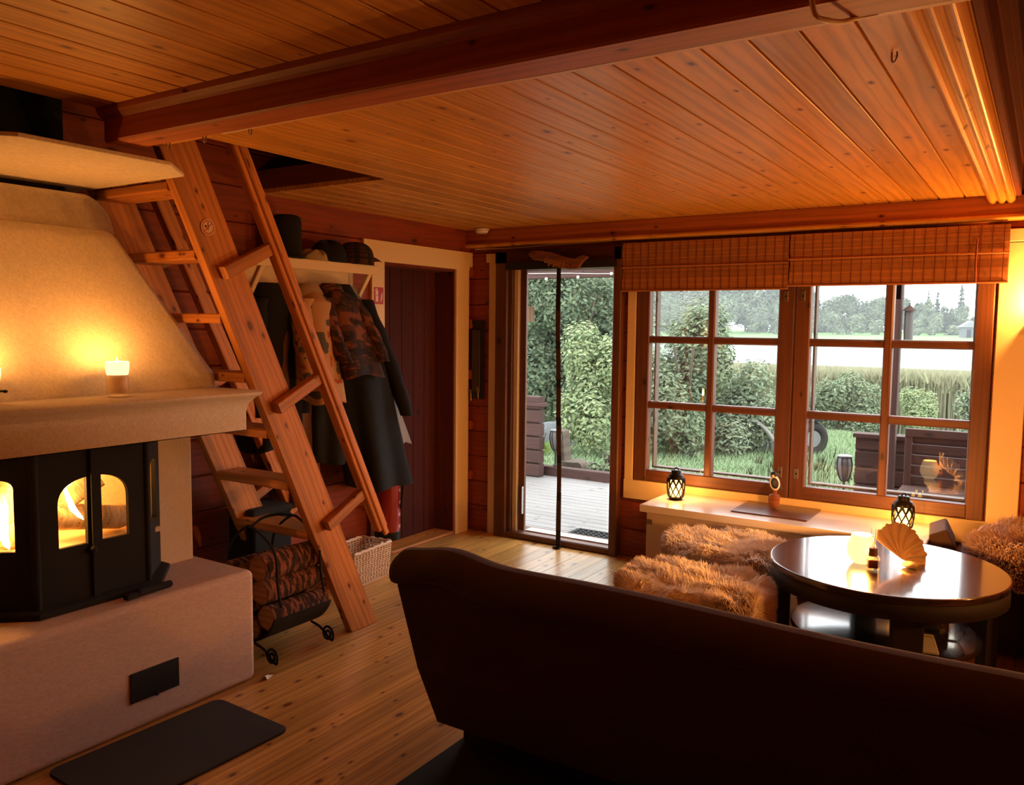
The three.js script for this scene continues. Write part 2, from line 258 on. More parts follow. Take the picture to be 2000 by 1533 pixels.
// ---- windows: two sashes of six panes
function sash(n, x0, x1, gx0, gx1, label, hinge) {
  const w = struct(n, label, 'window'), z0 = ZB - 0.045, z1 = ZB + 0.02, gy0 = 0.605, gy1 = 1.875, mx = (gx0 + gx1) / 2, m = 0.0225;
  board('stile', w, M.frame, x0, gx0, 0.53, 1.95, z0, z1, 'y', 0.006); board('stile', w, M.frame, gx1, x1, 0.53, 1.95, z0, z1, 'y', 0.006);
  board('rail', w, M.frame, gx0, gx1, 0.53, gy0, z0, z1, 'x', 0.006); board('rail', w, M.frame, gx0, gx1, gy1, 1.95, z0, z1, 'x', 0.006);
  const ys = [gy0, 1.03, 1.452, gy1], xs = [gx0, mx, gx1];
  board('muntin', w, M.frame, mx - m, mx + m, gy0, gy1, z0 - 0.01, z1 - 0.006, 'y', 0.008);
  for (const y of [1.03, 1.452]) for (const [a, b] of [[gx0, mx - m], [mx + m, gx1]]) board('muntin', w, M.frame, a, b, y - m, y + m, z0 - 0.01, z1 - 0.01, 'x', 0.008);
  // outer casement, greyer, just inside the inner one
  const e = 0.012; for (const [a, b] of [[gx0, gx0 + e], [gx1 - e, gx1]]) board('outer_stile', w, M.frameOut, a, b, gy0, gy1, z0 - 0.09, z0 - 0.03, 'y', 0.003);
  board('outer_rail', w, M.frameOut, gx0 + e, gx1 - e, gy0, gy0 + e, z0 - 0.09, z0 - 0.03, 'x', 0.003);
  for (let j = 0; j < 3; j++) for (let i = 0; i < 2; i++) { const a = xs[i], b = xs[i + 1], c = ys[j], d = ys[j + 1]; mesh('pane', boxG(b - a - 0.004, d - c - 0.004, 0.0005, (a + b) / 2, (c + d) / 2, z0 + 0.02), M.glassPane, w); }
  for (const y of [0.68, 1.72]) { const l = mesh('latch_plate', rbox(0.026, 0.062, 0.006, 0.002, 2), M.hook, w, [hinge, y, z1 + 0.003]); mesh('keyhole', new THREE.CylinderGeometry(0.006, 0.006, 0.004, 12), M.black, l, [0, 0, 0.0025], [Math.PI / 2, 0, 0]); }
}
sash('window_1', -2.25, -1.25, -2.16, -1.343, 'left wooden window sash with six panes', -1.30);
sash('window_2', -1.246, -0.24, -1.16, -0.325, 'right wooden window sash with six panes', -1.205);
{
  const t = struct('trim_4', 'cream painted window casing boards', 'casing');
  board('casing', t, M.cream, -2.315, -2.255, 0.41, 2.06, ZB, ZB + 0.02, 'y'); board('casing', t, M.cream, -0.228, -0.085, 0.41, 1.98, ZB, ZB + 0.022, 'y');
  board('sill_board', t, M.cream, -2.315, -0.085, 0.40, 0.527, ZB, ZB + 0.024, 'x'); board('casing_block', t, M.cream, -0.228, 0.3, 1.985, 2.05, ZB, ZB + 0.026, 'x');
  board('lining', t, M.frame, -2.256, -2.25, 0.52, 1.955, -5.15, ZB, 'y', 0); board('lining', t, M.frame, -0.241, -0.233, 0.52, 1.955, -5.15, ZB, 'y', 0);
  board('lining', t, M.frameOut, -2.256, -0.233, 0.518, 0.53, -5.16, ZB, 'x', 0); board('lining', t, M.frame, -2.256, -0.233, 1.95, 1.965, -5.15, ZB, 'x', 0);
}

// ================================================================ FIREPLACE
{
  const f = thing('fireplace', 'pale plastered corner fireplace with a sloping hood and raised hearth', 'fireplace', [-3.2, 0, -1.7]);
  const X = (x) => x + 3.2, Z = (z) => z + 1.7;
  // soft-edged plaster block
  const block = (name, x0, x1, y0, y1, z0, z1, r, mat) => mesh(name, rbox(x1 - x0, y1 - y0, z1 - z0, r, 5), mat, f, [X((x0 + x1) / 2), (y0 + y1) / 2, Z((z0 + z1) / 2)]);
  const hearth = block('hearth', XL + 0.002, -2.79, 0.001, 0.482, -2.302, -1.06, 0.03, M.hearth);
  mesh('ash_door', boxG(0.012, 0.112, 0.2), M.iron, hearth, [0.405, -0.072, -0.14]); mesh('ash_door_knob', new THREE.SphereGeometry(0.009, 12, 8), M.iron, hearth, [0.414, -0.122, -0.14]);
  block('pillar', XL + 0.002, -3.15, 0.475, 1.09, -2.262, -2.072, 0.012, M.plaster); block('pillar', XL + 0.002, -3.15, 0.475, 1.09, -1.328, -1.14, 0.012, M.plaster);
  // mantel with a flared top edge, profile swept round front and ends
  { const prof = [[0, 1.085], [0.004, 1.078], [0.0, 1.16], [0.008, 1.195], [0.03, 1.222], [0.046, 1.233], [0.048, 1.243], [0.04, 1.248]], xf = -2.80, zr = -2.285, zl = -1.115;
    const P = []; const ring = (o, y) => [[XL + 0.002, zr - o], [xf + o - 0.012, zr - o], [xf + o, zr - o + 0.012], [xf + o, zl + o - 0.012], [xf + o - 0.012, zl + o], [XL + 0.002, zl + o]].map(([x, z]) => [X(x), y, Z(z)]);
    const rows = prof.map(([o, y]) => ring(o, y)), pos = []; const q = (a, b, c, d) => pos.push(...a, ...b, ...c, ...a, ...c, ...d);
    rows[1] = ring(0, 1.082);
    for (let j = 0; j < rows.length - 1; j++) for (let i = 0; i < 5; i++) q(rows[j][i], rows[j + 1][i], rows[j + 1][i + 1], rows[j][i + 1]);
    const capf = (r, up) => { for (let i = 1; i < 5; i++) up ? pos.push(...r[0], ...r[i + 1], ...r[i]) : pos.push(...r[0], ...r[i], ...r[i + 1]); }; capf(rows[0], false); capf(rows[rows.length - 1], true);
    const g = new THREE.BufferGeometry(); g.setAttribute('position', new THREE.Float32BufferAttribute(pos, 3)); g.setAttribute('uv', new THREE.Float32BufferAttribute(Array.from({ length: pos.length / 3 }, (_, i) => [pos[i * 3 + 2] / 0.6, pos[i * 3 + 1] / 0.6 + pos[i * 3] / 0.6]).flat(), 2));
    mesh('mantel', toCreasedNormals(g, 0.9), M.plaster, f); }
  // sloping hood: rounded pyramid-like block
  { const hw = (y) => y < 1.31 ? 0.615 : lerp(0.615, 0.262, (y - 1.31) / (1.895 - 1.31)), xf = (y) => y < 1.29 ? -3.03 : lerp(-3.03, -3.2, (y - 1.29) / (1.895 - 1.29));
    const ys = [1.24, 1.27, 1.30, 1.325, ...Array.from({ length: 14 }, (_, i) => 1.36 + i * 0.037), 1.865, 1.885, 1.893, 1.895], n = 40;
    const g = grid(n, ys.length, (u, v) => {
      const j = Math.round(v * ys.length), y = ys[Math.min(j, ys.length - 1)], a = hw(y) - (y > 1.88 ? (y - 1.88) * 1.2 : 0), x1 = xf(y) - (y > 1.88 ? (y - 1.88) * 1.0 : 0), r = 0.035, p = [];
      if (j === ys.length) return [X(XL + 0.05), 1.895, 0];
      const t = u * n, dep = x1 - XL; // walk: side(8) corner(6) front(12) corner(6) side(8)
      let x, z; if (t <= 8) { x = XL + 0.002 + (dep - r) * t / 8; z = -a; } else if (t <= 14) { const k = (t - 8) / 6 * QY; x = x1 - r + r * Math.sin(k); z = -a + r - r * Math.cos(k); } else if (t <= 26) { x = x1; z = lerp(-a + r, a - r, (t - 14) / 12); } else if (t <= 32) { const k = (t - 26) / 6 * QY; x = x1 - r + r * Math.cos(k); z = a - r + r * Math.sin(k); } else { x = x1 - r - (dep - r) * (t - 32) / 8; z = a; }
      return [X(x) + 0.006 * (fbm(z * 4 + 9, y * 4, 3, 3) - 0.5), y, z];
    });
    const P = g.attributes.position, U = g.attributes.uv; for (let i = 0; i < P.count; i++) U.setXY(i, (P.getZ(i) + P.getX(i)) / 0.7, P.getY(i) / 0.7);
    mesh('hood', g, M.plaster, f); }
  // flue breast with rounded shoulders, flue, and the heat slab over it
  { const s = new THREE.Shape(); s.moveTo(-0.305, 0); s.lineTo(-0.29, 0.05); s.quadraticCurveTo(-0.262, 0.118, -0.19, 0.138); s.lineTo(0.19, 0.138); s.quadraticCurveTo(0.262, 0.118, 0.29, 0.05); s.lineTo(0.305, 0); s.closePath();
    const g = new THREE.ExtrudeGeometry(s, { depth: 0.296, bevelEnabled: true, bevelThickness: 0.012, bevelSize: 0.01, bevelSegments: 3, curveSegments: 10 }); mesh('flue_breast', g, M.plaster, f, [X(XL) + 0.012, 1.893, 0], [0, QY, 0]); }
  block('flue', XL + 0.002, -3.37, 2.0, 3.3, -1.86, -1.54, 0.01, M.iron);  // flue coloured black to stand in for the unlit gap above the hood
  { const s = new THREE.Shape(), pts = [[-3.595, -1.95], [-2.735, -1.95], [-2.585, -1.79], [-2.585, -1.29], [-2.735, -1.13], [-3.595, -1.13]]; pts.forEach(([x, z], i) => i ? s.lineTo(X(x), -Z(z)) : s.moveTo(X(x), -Z(z))); s.closePath();
    const g = new THREE.ExtrudeGeometry(s, { depth: 0.008, bevelEnabled: true, bevelThickness: 0.003, bevelSize: 0.004, bevelSegments: 2 }); mesh('heat_slab', g, M.plaster, f, [0, 2.074, 0], [-QY, 0, 0]); }
}
// ---- the stove insert with arched windows
{
  const s = thing('stove_insert', 'black cast iron stove insert with arched glass windows', 'stove', [-3.1, 0.483, -1.7]);
  // facet front: right slant, two doors, left slant; local +X faces the room
  const A = [[-0.03, -0.385], [0.145, -0.215], [0.145, 0.215], [-0.03, 0.385]], H = 0.60;
  function panel(name, L, holes, p, turn, parent = s) {
    const sh = new THREE.Shape(); sh.moveTo(-L / 2, 0); sh.lineTo(L / 2, 0); sh.lineTo(L / 2, H); sh.lineTo(-L / 2, H); sh.closePath(); holes.forEach(h => sh.holes.push(h));
    const g = new THREE.ExtrudeGeometry(sh, { depth: 0.018, bevelEnabled: false, curveSegments: 14 }); return mesh(name, g, M.iron, parent, p, [0, turn, 0]);
  }
  const arch = (x0, x1, y0, y1) => { const h = new THREE.Path(), r = (x1 - x0) / 2; h.moveTo(x0, y0); h.lineTo(x1, y0); h.lineTo(x1, y1 - r * 0.62); h.quadraticCurveTo(x1, y1, (x0 + x1) / 2, y1); h.quadraticCurveTo(x0, y1, x0, y1 - r * 0.62); h.closePath(); return h; };
  const halfArch = (x0, x1, y0, y1, dir) => { const h = new THREE.Path(); if (dir > 0) { h.moveTo(x0, y0); h.lineTo(x1, y0); h.lineTo(x1, y1 - 0.095); h.bezierCurveTo(x1, y1 - 0.045, x1 - 0.03, y1 - 0.012, x0, y1); h.closePath(); } else { h.moveTo(x0, y0); h.lineTo(x1, y0); h.lineTo(x1, y1); h.bezierCurveTo(x0 + 0.03, y1 - 0.012, x0, y1 - 0.045, x0, y1 - 0.095); h.closePath(); } return h; };
  // panels face local +Z before turning; turn +90deg about Y makes them face +X (local x of the panel then runs to -Z)
  const dl = panel('door_leaf', 0.214, [halfArch(-0.028, 0.08, 0.225, 0.475, -1)], [0.127, 0, 0.108], QY);
  const dr = panel('door_leaf', 0.214, [halfArch(-0.08, 0.028, 0.225, 0.475, 1)], [0.127, 0, -0.108], QY);
  mesh('door_knob', new THREE.SphereGeometry(0.014, 16, 10), M.iron, dl, [0.092, 0.2, 0.03]);
  const SL = Math.hypot(0.175, 0.17), ang = Math.atan2(0.175, 0.17);
  panel('side_panel', SL, [arch(-0.055, 0.055, 0.235, 0.49)], [(A[2][0] + A[3][0]) / 2 - 0.014, 0, (A[2][1] + A[3][1]) / 2 - 0.012], QY - ang);
  panel('side_panel', SL, [arch(-0.055, 0.055, 0.235, 0.49)], [(A[0][0] + A[1][0]) / 2 - 0.014, 0, (A[0][1] + A[1][1]) / 2 + 0.012], QY + ang);
  const pane = (w, p, turn) => mesh('glass_pane', boxG(w, 0.3, 0.0005), M.glassPane, s, p, [0, turn, 0]);
  pane(0.2, [0.124, 0.36, 0.108], QY); pane(0.2, [0.124, 0.36, -0.108], QY); pane(0.19, [(A[2][0] + A[3][0]) / 2 - 0.018, 0.36, (A[2][1] + A[3][1]) / 2 - 0.016], QY - ang); pane(0.19, [(A[0][0] + A[1][0]) / 2 - 0.018, 0.36, (A[0][1] + A[1][1]) / 2 + 0.016], QY + ang);
  mesh('mullion', boxG(0.03, H, 0.032, 0.142, H / 2, 0), M.iron, s);
  for (const z of [0.215, -0.215]) mesh('corner_post', new THREE.CylinderGeometry(0.014, 0.014, H, 12), M.iron, s, [0.14, H / 2, z]);
  // base tray that spreads onto the hearth
  const tr = new THREE.Shape([[-0.1, -0.40], [0.0, -0.40], [0.19, -0.235], [0.19, 0.235], [0.0, 0.40], [-0.1, 0.40]].map(p => new THREE.Vector2(...p)));
  mesh('base_tray', new THREE.ExtrudeGeometry(tr, { depth: 0.012, bevelEnabled: true, bevelThickness: 0.005, bevelSize: 0.006, bevelSegments: 2 }), M.iron, s, [0, 0.005, 0], [-QY, 0, 0]);
  // firebox
  mesh('firebox_back', boxG(0.03, H, 0.72, -0.22, H / 2, 0), M.firebrick, s);
  for (const k of [-1, 1]) mesh('firebox_side', boxG(0.2, H, 0.016), M.firebrick, s, [-0.13, H / 2, k * 0.352]);
  mesh('firebox_floor', boxG(0.26, 0.02, 0.68, -0.09, 0.19, 0), M.firebrick, s); mesh('firebox_top', boxG(0.36, 0.02, 0.72, -0.05, H - 0.01, 0), M.iron, s);
  for (const k of [-1, 1]) mesh('outer_cheek', boxG(0.21, H, 0.008, -0.135, H / 2, k * 0.3655), M.iron, s);
}
{ // logs and flames burning inside
  const wood = std({ map: pineB, color: lin(0.95, 0.72, 0.46), roughness: 0.9 });
  const logs = [[[-3.14, 0.74, -1.92], [-3.10, 0.80, -1.60], 0.05, 'split birch log glowing behind the right stove window'], [[-3.20, 0.72, -1.50], [-3.06, 0.93, -1.78], 0.042, 'birch log leaning across the centre of the fire'], [[-3.13, 0.73, -1.39], [-3.17, 0.97, -1.47], 0.045, 'upright birch log burning behind the left stove window']];
  for (const [a, b, r, label] of logs) {
    const A = V3(...a), B = V3(...b), L = A.distanceTo(B), g = new THREE.CylinderGeometry(r, r * 1.05, L, 7, 3); const P = g.attributes.position; for (let i = 0; i < P.count; i++) { const k = 1 + 0.12 * (vnoise(P.getX(i) * 40, P.getZ(i) * 40 + P.getY(i) * 9, 5) - 0.5); P.setX(i, P.getX(i) * k); P.setZ(i, P.getZ(i) * k); } g.computeVertexNormals();
    const m = mesh('fire_log', g, wood, null, A.clone().add(B).multiplyScalar(0.5).toArray()); m.quaternion.setFromUnitVectors(V3(0, 1, 0), B.clone().sub(A).normalize()); tag(m, label, 'log');
  }
  const flame = (p, h, w, lean, label) => { const g = lathe([[0.0005, 0], [w * 0.7, h * 0.08], [w, h * 0.25], [w * 0.75, h * 0.5], [w * 0.35, h * 0.78], [0.0005, h]], 12), P = g.attributes.position; for (let i = 0; i < P.count; i++) { const t = P.getY(i) / h; P.setZ(i, P.getZ(i) + lean * t + 0.012 * Math.sin(t * 6)); P.setX(i, P.getX(i) * 0.6); } g.computeVertexNormals(); tag(mesh('fire_flame', g, M.flame, null, p), label, 'flame'); };
  flame([-3.05, 0.72, -1.44], 0.2, 0.016, 0.02, 'tall thin flame behind the left stove window'); flame([-3.03, 0.78, -1.70], 0.19, 0.014, 0.11, 'slanting flame behind the centre stove window'); flame([-3.12, 0.72, -1.62], 0.14, 0.02, -0.02, 'low flame between the burning logs');
  const l = light(CD.fire, [-3.13, 0.90, -1.66], 2); scene.add(l); const l2 = light(CD.fire * 0.55, [-3.1, 0.84, -1.45], 2); scene.add(l2);
}
{ // dark handle lying on the hearth, and the floor mat
  const h = thing('fire_poker', 'short dark poker lying on the hearth ledge', 'poker', [-2.865, 0.484, -1.86], 0.05);
  mesh('grip', new THREE.CapsuleGeometry(0.014, 0.13, 6, 12), M.iron, h, [0, 0.014, -0.02], [QY, 0, 0]); mesh('hook', rbox(0.03, 0.02, 0.05, 0.005), M.iron, h, [0.004, 0.012, 0.085]);
  const s = new THREE.Shape(), a = 0.215, b = 0.34, r = 0.045; s.moveTo(-a + r, -b); s.lineTo(a - r, -b); s.quadraticCurveTo(a, -b, a, -b + r); s.lineTo(a, b - r); s.quadraticCurveTo(a, b, a - r, b); s.lineTo(-a + r, b); s.quadraticCurveTo(-a, b, -a, b - r); s.lineTo(-a, -b + r); s.quadraticCurveTo(-a, -b, -a + r, -b);
  tag(mesh('floor_mat', new THREE.ExtrudeGeometry(s, { depth: 0.006, bevelEnabled: true, bevelThickness: 0.002, bevelSize: 0.002, bevelSegments: 1 }), M.mat, null, [-2.545, 0.003, -1.73], [-QY, 0, -0.03]), 'dark brown floor mat with rounded corners before the hearth', 'mat');
}
// ---- candles on the mantel
function glassCandle(p, r, h, label, wax0, cd, bow) {
  const c = thing('mantel_candle', label, 'candle', p);
  mesh('glass_cup', lathe([[0.001, 0.002], [r * 0.9, 0.002], [r, 0.008], [r, h * 0.55], [r - 0.003, h * 0.55], [r - 0.003, 0.012], [0.001, 0.012]], 36), M.glass, c);
  const lit = cd > 0;
  mesh('wax', lathe([[0.001, 0.014], [r - 0.005, 0.014], [r - 0.005, h * 0.62], [0.001, h * 0.62]], 36), M.waxPlain, c); mesh(lit ? 'glowing_rim' : 'rim', lathe([[r - 0.005, h * 0.62], [r - 0.001, h * 0.8], [r, h * 0.98], [r - 0.004, h], [r - 0.012, h * 0.96], [r - 0.014, h * 0.84], [0.001, h * 0.82]], 36), lit ? M.wax : M.waxPlain, c); if (lit) mesh('flame', lathe([[0.0005, 0], [0.005, 0.007], [0.006, 0.014], [0.003, 0.026], [0.0005, 0.036]], 12), M.flame, c, [0, h * 0.86, 0]);
  mesh('wick', new THREE.CylinderGeometry(0.001, 0.001, 0.012, 6), M.black, c, [0, h * 0.86, 0]);
  if (bow) { const k = mesh('ribbon', new THREE.TorusGeometry(r + 0.001, 0.003, 8, 32), M.black, c, [0, h * 0.36, 0], [QY, 0, 0]); for (const s of [-1, 1]) mesh('bow_loop', new THREE.SphereGeometry(0.011, 12, 8).scale(1.2, 0.7, 0.5), M.black, k, [(r + 0.006) * 0.87, (r + 0.006) * -0.5 + s * 0.012, 0]); }
  if (lit) scene.add(light(cd, [p[0], p[1] + h * 1.02, p[2]], 1.2));
}
glassCandle([-2.93, 1.249, -1.79], 0.042, 0.132, 'lit candle glowing in a glass cup on the mantel', 0.02, CD.mantel);
glassCandle([-2.955, 1.249, -1.345], 0.042, 0.125, 'candle glass with a dark bow at the left edge of the picture', 0.02, CD.bow, true);


// ================================================================ LADDER SIDE
{
  const L = thing('loft_ladder', 'steep pine loft ladder with flat treads and handrails', 'ladder', [-3.1, 0, -3.0]);
  const sl = 0.46, zf = (y) => -2.927 + sl * y, dir = V3(0, 1, sl).normalize(), nrm = V3(0, -sl, 1).normalize();   // nrm points to the underside (towards the fireplace)
  // slanted plank in a plane x = const; a, b = [y, z] of its ends, w along x, d across
  const slant = (name, x, a, b, w, d, parent, off = [0, 0, 0]) => {
    const A = V3(0, a[0], a[1]), B = V3(0, b[0], b[1]), D = B.clone().sub(A), len = D.length(), m = mesh(name, bar(len, rectSec(w, d, 0.004)), M.ladder, parent);
    const X = D.normalize(), Zx = V3(1, 0, 0), Y = V3().crossVectors(Zx, X); m.quaternion.setFromRotationMatrix(new THREE.Matrix4().makeBasis(X, Y, Zx));
    m.position.set(x + 3.1 - off[0], (a[0] + b[0]) / 2, (a[1] + b[1]) / 2 + 3.0); return m;
  };
  // stringers: front edge follows zf(y); cut level at the floor
  const stringer = (x0, x1, top) => {
    const s = new THREE.Shape(); const dz = 0.176; // in (z, y) plane
    s.moveTo(zf(0), 0); s.lineTo(zf(top), top); s.lineTo(zf(top) - dz, top); s.lineTo(zf(0) - dz, 0); s.closePath();
    const g = new THREE.ExtrudeGeometry(s, { depth: x1 - x0 - 0.006, bevelEnabled: true, bevelThickness: 0.003, bevelSize: 0.003, bevelSegments: 1 });
    const U = g.attributes.uv, P = g.attributes.position, off = rnd(); for (let i = 0; i < P.count; i++) { const z = P.getX(i), y = P.getY(i); U.setXY(i, (y * dir.y + (z + 3) * dir.z) / 2.4 + off, ((z - zf(y)) * nrm.z + P.getZ(i)) / 0.96 + 0.3); }
    const m = mesh('stringer', g, M.ladder, L, [x1 + 3.1 - 0.003, 0.003, 3.0], [0, -QY, 0]); return m;
  };
  stringer(-3.415, -3.372, 2.2); stringer(-2.873, -2.83, 2.5);
  const ty = [...Array(8)].map((_, k) => 2.075 - 0.2535 * k);
  for (const y of ty) board('tread', L, M.ladder, -3.372 + 3.1, -2.873 + 3.1, y - 0.04, y, zf(y) - 0.160 + 3.0, zf(y) - 0.004 + 3.0, 'x', 0.006);
  // right handrail with three brackets
  const rail = (x, ys) => { const h = 0.225; const A = [ys[0], zf(ys[0]) - 0.176 - h], B = [ys[1], zf(ys[1]) - 0.176 - h]; slant('handrail', x, A, B, 0.05, 0.062, L); return h; };
  const railZ = (y) => -3.345 + 0.488 * y;
  slant('handrail', -2.80, [0.50, railZ(0.50)], [2.75, railZ(2.75)], 0.048, 0.066, L); slant('handrail_cap', -2.776, [0.47, railZ(0.47) - 0.004], [2.75, railZ(2.75) - 0.004], 0.018, 0.03, L);
  for (const [y, z] of [[1.735, -2.19], [1.165, -2.455], [0.585, -2.745]]) { const B = [y + 0.125, z - 0.255]; slant('bracket', -2.808, [y - 0.005, z + 0.01], B, 0.044, 0.052, L); }
  // left handrail
  slant('handrail', -3.44, [0.50, railZ(0.50)], [2.2, railZ(2.2)], 0.048, 0.066, L);
  for (const [y, z] of [[1.735, -2.19], [1.165, -2.455], [0.585, -2.745]]) slant('bracket', -3.437, [y - 0.005, z + 0.01], [y + 0.125, z - 0.255], 0.044, 0.052, L);
}
{ // no-smoking sticker on the near stringer
  const c = document.createElement('canvas'); c.width = c.height = 128; const g = c.getContext('2d'); g.fillStyle = '#e6cba6'; g.fillRect(0, 0, 128, 128); g.lineWidth = 9; g.strokeStyle = '#c0402c';
  g.beginPath(); g.arc(64, 64, 50, 0, 7); g.stroke(); g.fillStyle = '#3a1a14'; g.fillRect(24, 60, 58, 9); g.beginPath(); g.arc(58, 86, 10, 0, 7); g.fill(); g.beginPath(); g.moveTo(30, 28); g.lineTo(98, 100); g.stroke();
  const t = new THREE.CanvasTexture(c); t.colorSpace = THREE.SRGBColorSpace;
  tag(mesh('no_smoking_sticker', new THREE.CylinderGeometry(0.033, 0.033, 0.001, 32), std({ map: t, roughness: 0.6 }), null, [-2.8265, 1.908, -2.125], [0, 0, -QY]), 'round no smoking sticker on the ladder side', 'sticker').rotateY(QY);
}
// ---- coat shelf
const SHX = -3.40;
{
  const s = thing('coat_shelf', 'cream painted coat shelf on wooden brackets', 'shelf', [XL, 1.45, -3.3]);
  board('shelf_top', s, M.cream, 0, 0.20, 0.40, 0.425, -0.44, 0.46, 'z', 0.004); board('back_panel', s, M.cream, 0, 0.02, 0.16, 0.40, -0.42, 0.44, 'z', 0.003); board('front_lip', s, M.cream, 0.19, 0.205, 0.375, 0.43, -0.44, 0.46, 'z', 0.003);
  for (const z of [-0.405, 0.40]) { board('bracket_post', s, M.cream, 0, 0.024, 0.06, 0.40, z - 0.018, z + 0.018, 'y', 0.003); const b = mesh('bracket_strut', bar(0.28, rectSec(0.03, 0.026, 0.003)), M.cream, s, [0.095, 0.27, z], [0, 0, 0.98]); }
  for (let k = 0; k < 6; k++) { const g = tubeG([[0.02, 0.27, 0], [0.06, 0.262, 0], [0.082, 0.278, 0], [0.086, 0.3, 0]], 0.006, 12, 6); mesh('peg', g, M.hook, s, [0, 0, -0.38 + 0.15 * k]); }
}
// ---- hats and caps on the shelf (shelf top y = 1.876)
{
  const felt = std({ map: rep(fabricTex, 4, 4), color: lin(0.010, 0.009, 0.009), roughness: 1 }), cream = std({ map: rep(fabricTex, 5, 5), color: lin(0.62, 0.48, 0.28), roughness: 1 });
  const plaidT = dataTex(128, 128, (x, y) => { const a = (x % 32 < 12) ? 0.5 : 1, b = (y % 32 < 12) ? 0.55 : 1, v = 0.9 * a * b; return [v * 0.8, v * 0.62, v * 0.5]; }), plaid = std({ map: rep(plaidT, 2, 2), color: lin(0.10, 0.06, 0.035), roughness: 1 });
  const Y = 1.8765;
  const t = thing('tall_black_hat', 'tall black felt hat standing on the coat shelf', 'hat', [-3.47, Y, -3.10]);
  mesh('crown', lathe([[0.001, 0.232], [0.06, 0.232], [0.078, 0.222], [0.083, 0.19], [0.082, 0.0]], 28), felt, t); mesh('brim', new THREE.TorusGeometry(0.088, 0.01, 8, 32).scale(1, 1, 0.7), felt, t, [0, 0.009, 0], [QY, 0, 0]);
  const cl = thing('cream_cloth_hat', 'crumpled cream cloth hat on the coat shelf', 'hat', [-3.45, Y, -3.275]);
  mesh('cloth', grid(36, 14, (u, v) => { const a = u * 2 * Math.PI, r = 0.085 * Math.sin(Math.min(1, v * 1.15) * QY) * (1 + 0.22 * (fbm(u * 9, v * 4, 6, 2, 9) - 0.5)), y = 0.062 * (1 - v ** 2.2) + 0.012 * Math.sin(a * 5 + v * 7) * v * (1 - v) * 3; return [r * Math.cos(a) * 0.8, Math.max(0.001, y), -r * Math.sin(a) * 1.05]; }, true), cream, cl);
  const bk = thing('black_knit_cap', 'soft black cap beside the plaid cap on the shelf', 'hat', [-3.48, Y, -3.42]);
  mesh('cap', grid(30, 12, (u, v) => { const a = u * 2 * Math.PI, r = 0.115 * Math.sin(v * QY) ** 0.8; return [r * Math.cos(a) * 0.85, 0.12 * (Math.cos(v * QY)) ** 0.7 * (1 + 0.1 * Math.sin(3 * a)) + 0.001, -r * Math.sin(a)]; }, true), felt, bk); mesh('cuff', new THREE.TorusGeometry(0.103, 0.014, 8, 30).scale(0.85, 1, 0.9), felt, bk, [0, 0.014, 0], [QY, 0, 0]);
  const pc = thing('plaid_cap', 'dark plaid cap with a reddish brown peak', 'hat', [-3.46, Y, -3.62]);
  mesh('crown', grid(32, 12, (u, v) => { const a = u * 2 * Math.PI, r = 0.12 * Math.sin(v * QY) ** 0.75; return [r * Math.cos(a) * 0.85, 0.135 * Math.cos(v * QY) ** 0.65 + 0.001, -r * Math.sin(a)]; }, true), plaid, pc);
  mesh('peak', grid(20, 6, (u, v) => { const a = lerp(-0.9, 0.9, u) - QY, r = 0.11 + 0.085 * v; return [r * Math.cos(a + QY + QY) * 0.6, 0.05 - 0.028 * v * v + 0.012 * Math.cos(u * Math.PI - QY), -0.02 + r * Math.sin(a) * 0.85]; }), std({ color: lin(0.13, 0.032, 0.015), roughness: 0.8, side: THREE.DoubleSide }), pc);
}
// ---- hanging clothes
function garment(name, label, p, o) {
  const c = thing(name, label, o.cat || 'coat', p), s = o.seed, W = o.w, D = o.d, Ln = o.len;
  const prof = (v) => { const sh = smooth(0, 0.13, v); return { w: W * (0.16 + 0.84 * Math.pow(sh, 0.7)) * (1 + (o.flare || 0.1) * (v - 0.2)), d: D * (0.4 + 0.6 * sh) * (1 + 0.25 * v) }; };
  const g = grid(64, 40, (u, v) => {
    const a = u * 2 * Math.PI, q = prof(v), k = 1 + 0.17 * v * Math.sin(a * o.folds + s + 2.2 * v) + 0.10 * (fbm(u * 8, v * 3 + s, s, 3, 8) - 0.5) * (0.4 + v);
    const ca = Math.cos(a), sa = Math.sin(a), y = -Ln * v * (1 + 0.02 * Math.sin(a * 2 + s)) + 0.02 * Math.sin(a * 3 + s) * v;
    return [Math.max(XL + 0.006 - p[0], D * 0.55 + q.d * Math.sign(ca) * Math.abs(ca) ** 0.8 * k + (o.out || 0) * v), y, -q.w * Math.sign(sa) * Math.abs(sa) ** 0.85 * k + (o.skew || 0) * v];
  }, true);
  mesh('body', g, o.mat, c);
  if (o.sleeves !== false) for (const sd of o.sides || [-1, 1]) {
    const sl = o.sleeve || Ln * 0.72, g2 = grid(20, 24, (u, v) => { const a = u * 2 * Math.PI, r = lerp(0.062, 0.042, v) * (1 + 0.14 * Math.sin(v * 22 + s) * 0.5 + 0.12 * (fbm(u * 5, v * 6, s + 4, 2, 5) - 0.5)); const cz = sd * (W * 0.72 + 0.05 * Math.sin(v * 2.2)), cx = D * 0.9 + 0.05 * v + (o.out || 0) * v; return [cx + r * Math.cos(a), -0.06 - sl * v, cz - r * Math.sin(a) + (o.skew || 0) * v]; }, true);
    mesh('sleeve', g2, o.sleeveMat || o.mat, c);
  }
  mesh('collar', grid(24, 6, (u, v) => { const a = u * 2 * Math.PI, r = 0.046 + 0.04 * v; return [D * 0.5 + r * Math.cos(a) * 0.8, 0.004 + 0.022 * (1 - v) - 0.06 * v * (0.6 + 0.5 * Math.cos(a)), -r * Math.sin(a) * 1.3]; }, true), o.collarMat || o.mat, c);
  if (o.extra) o.extra(c, prof);
  return c;
}
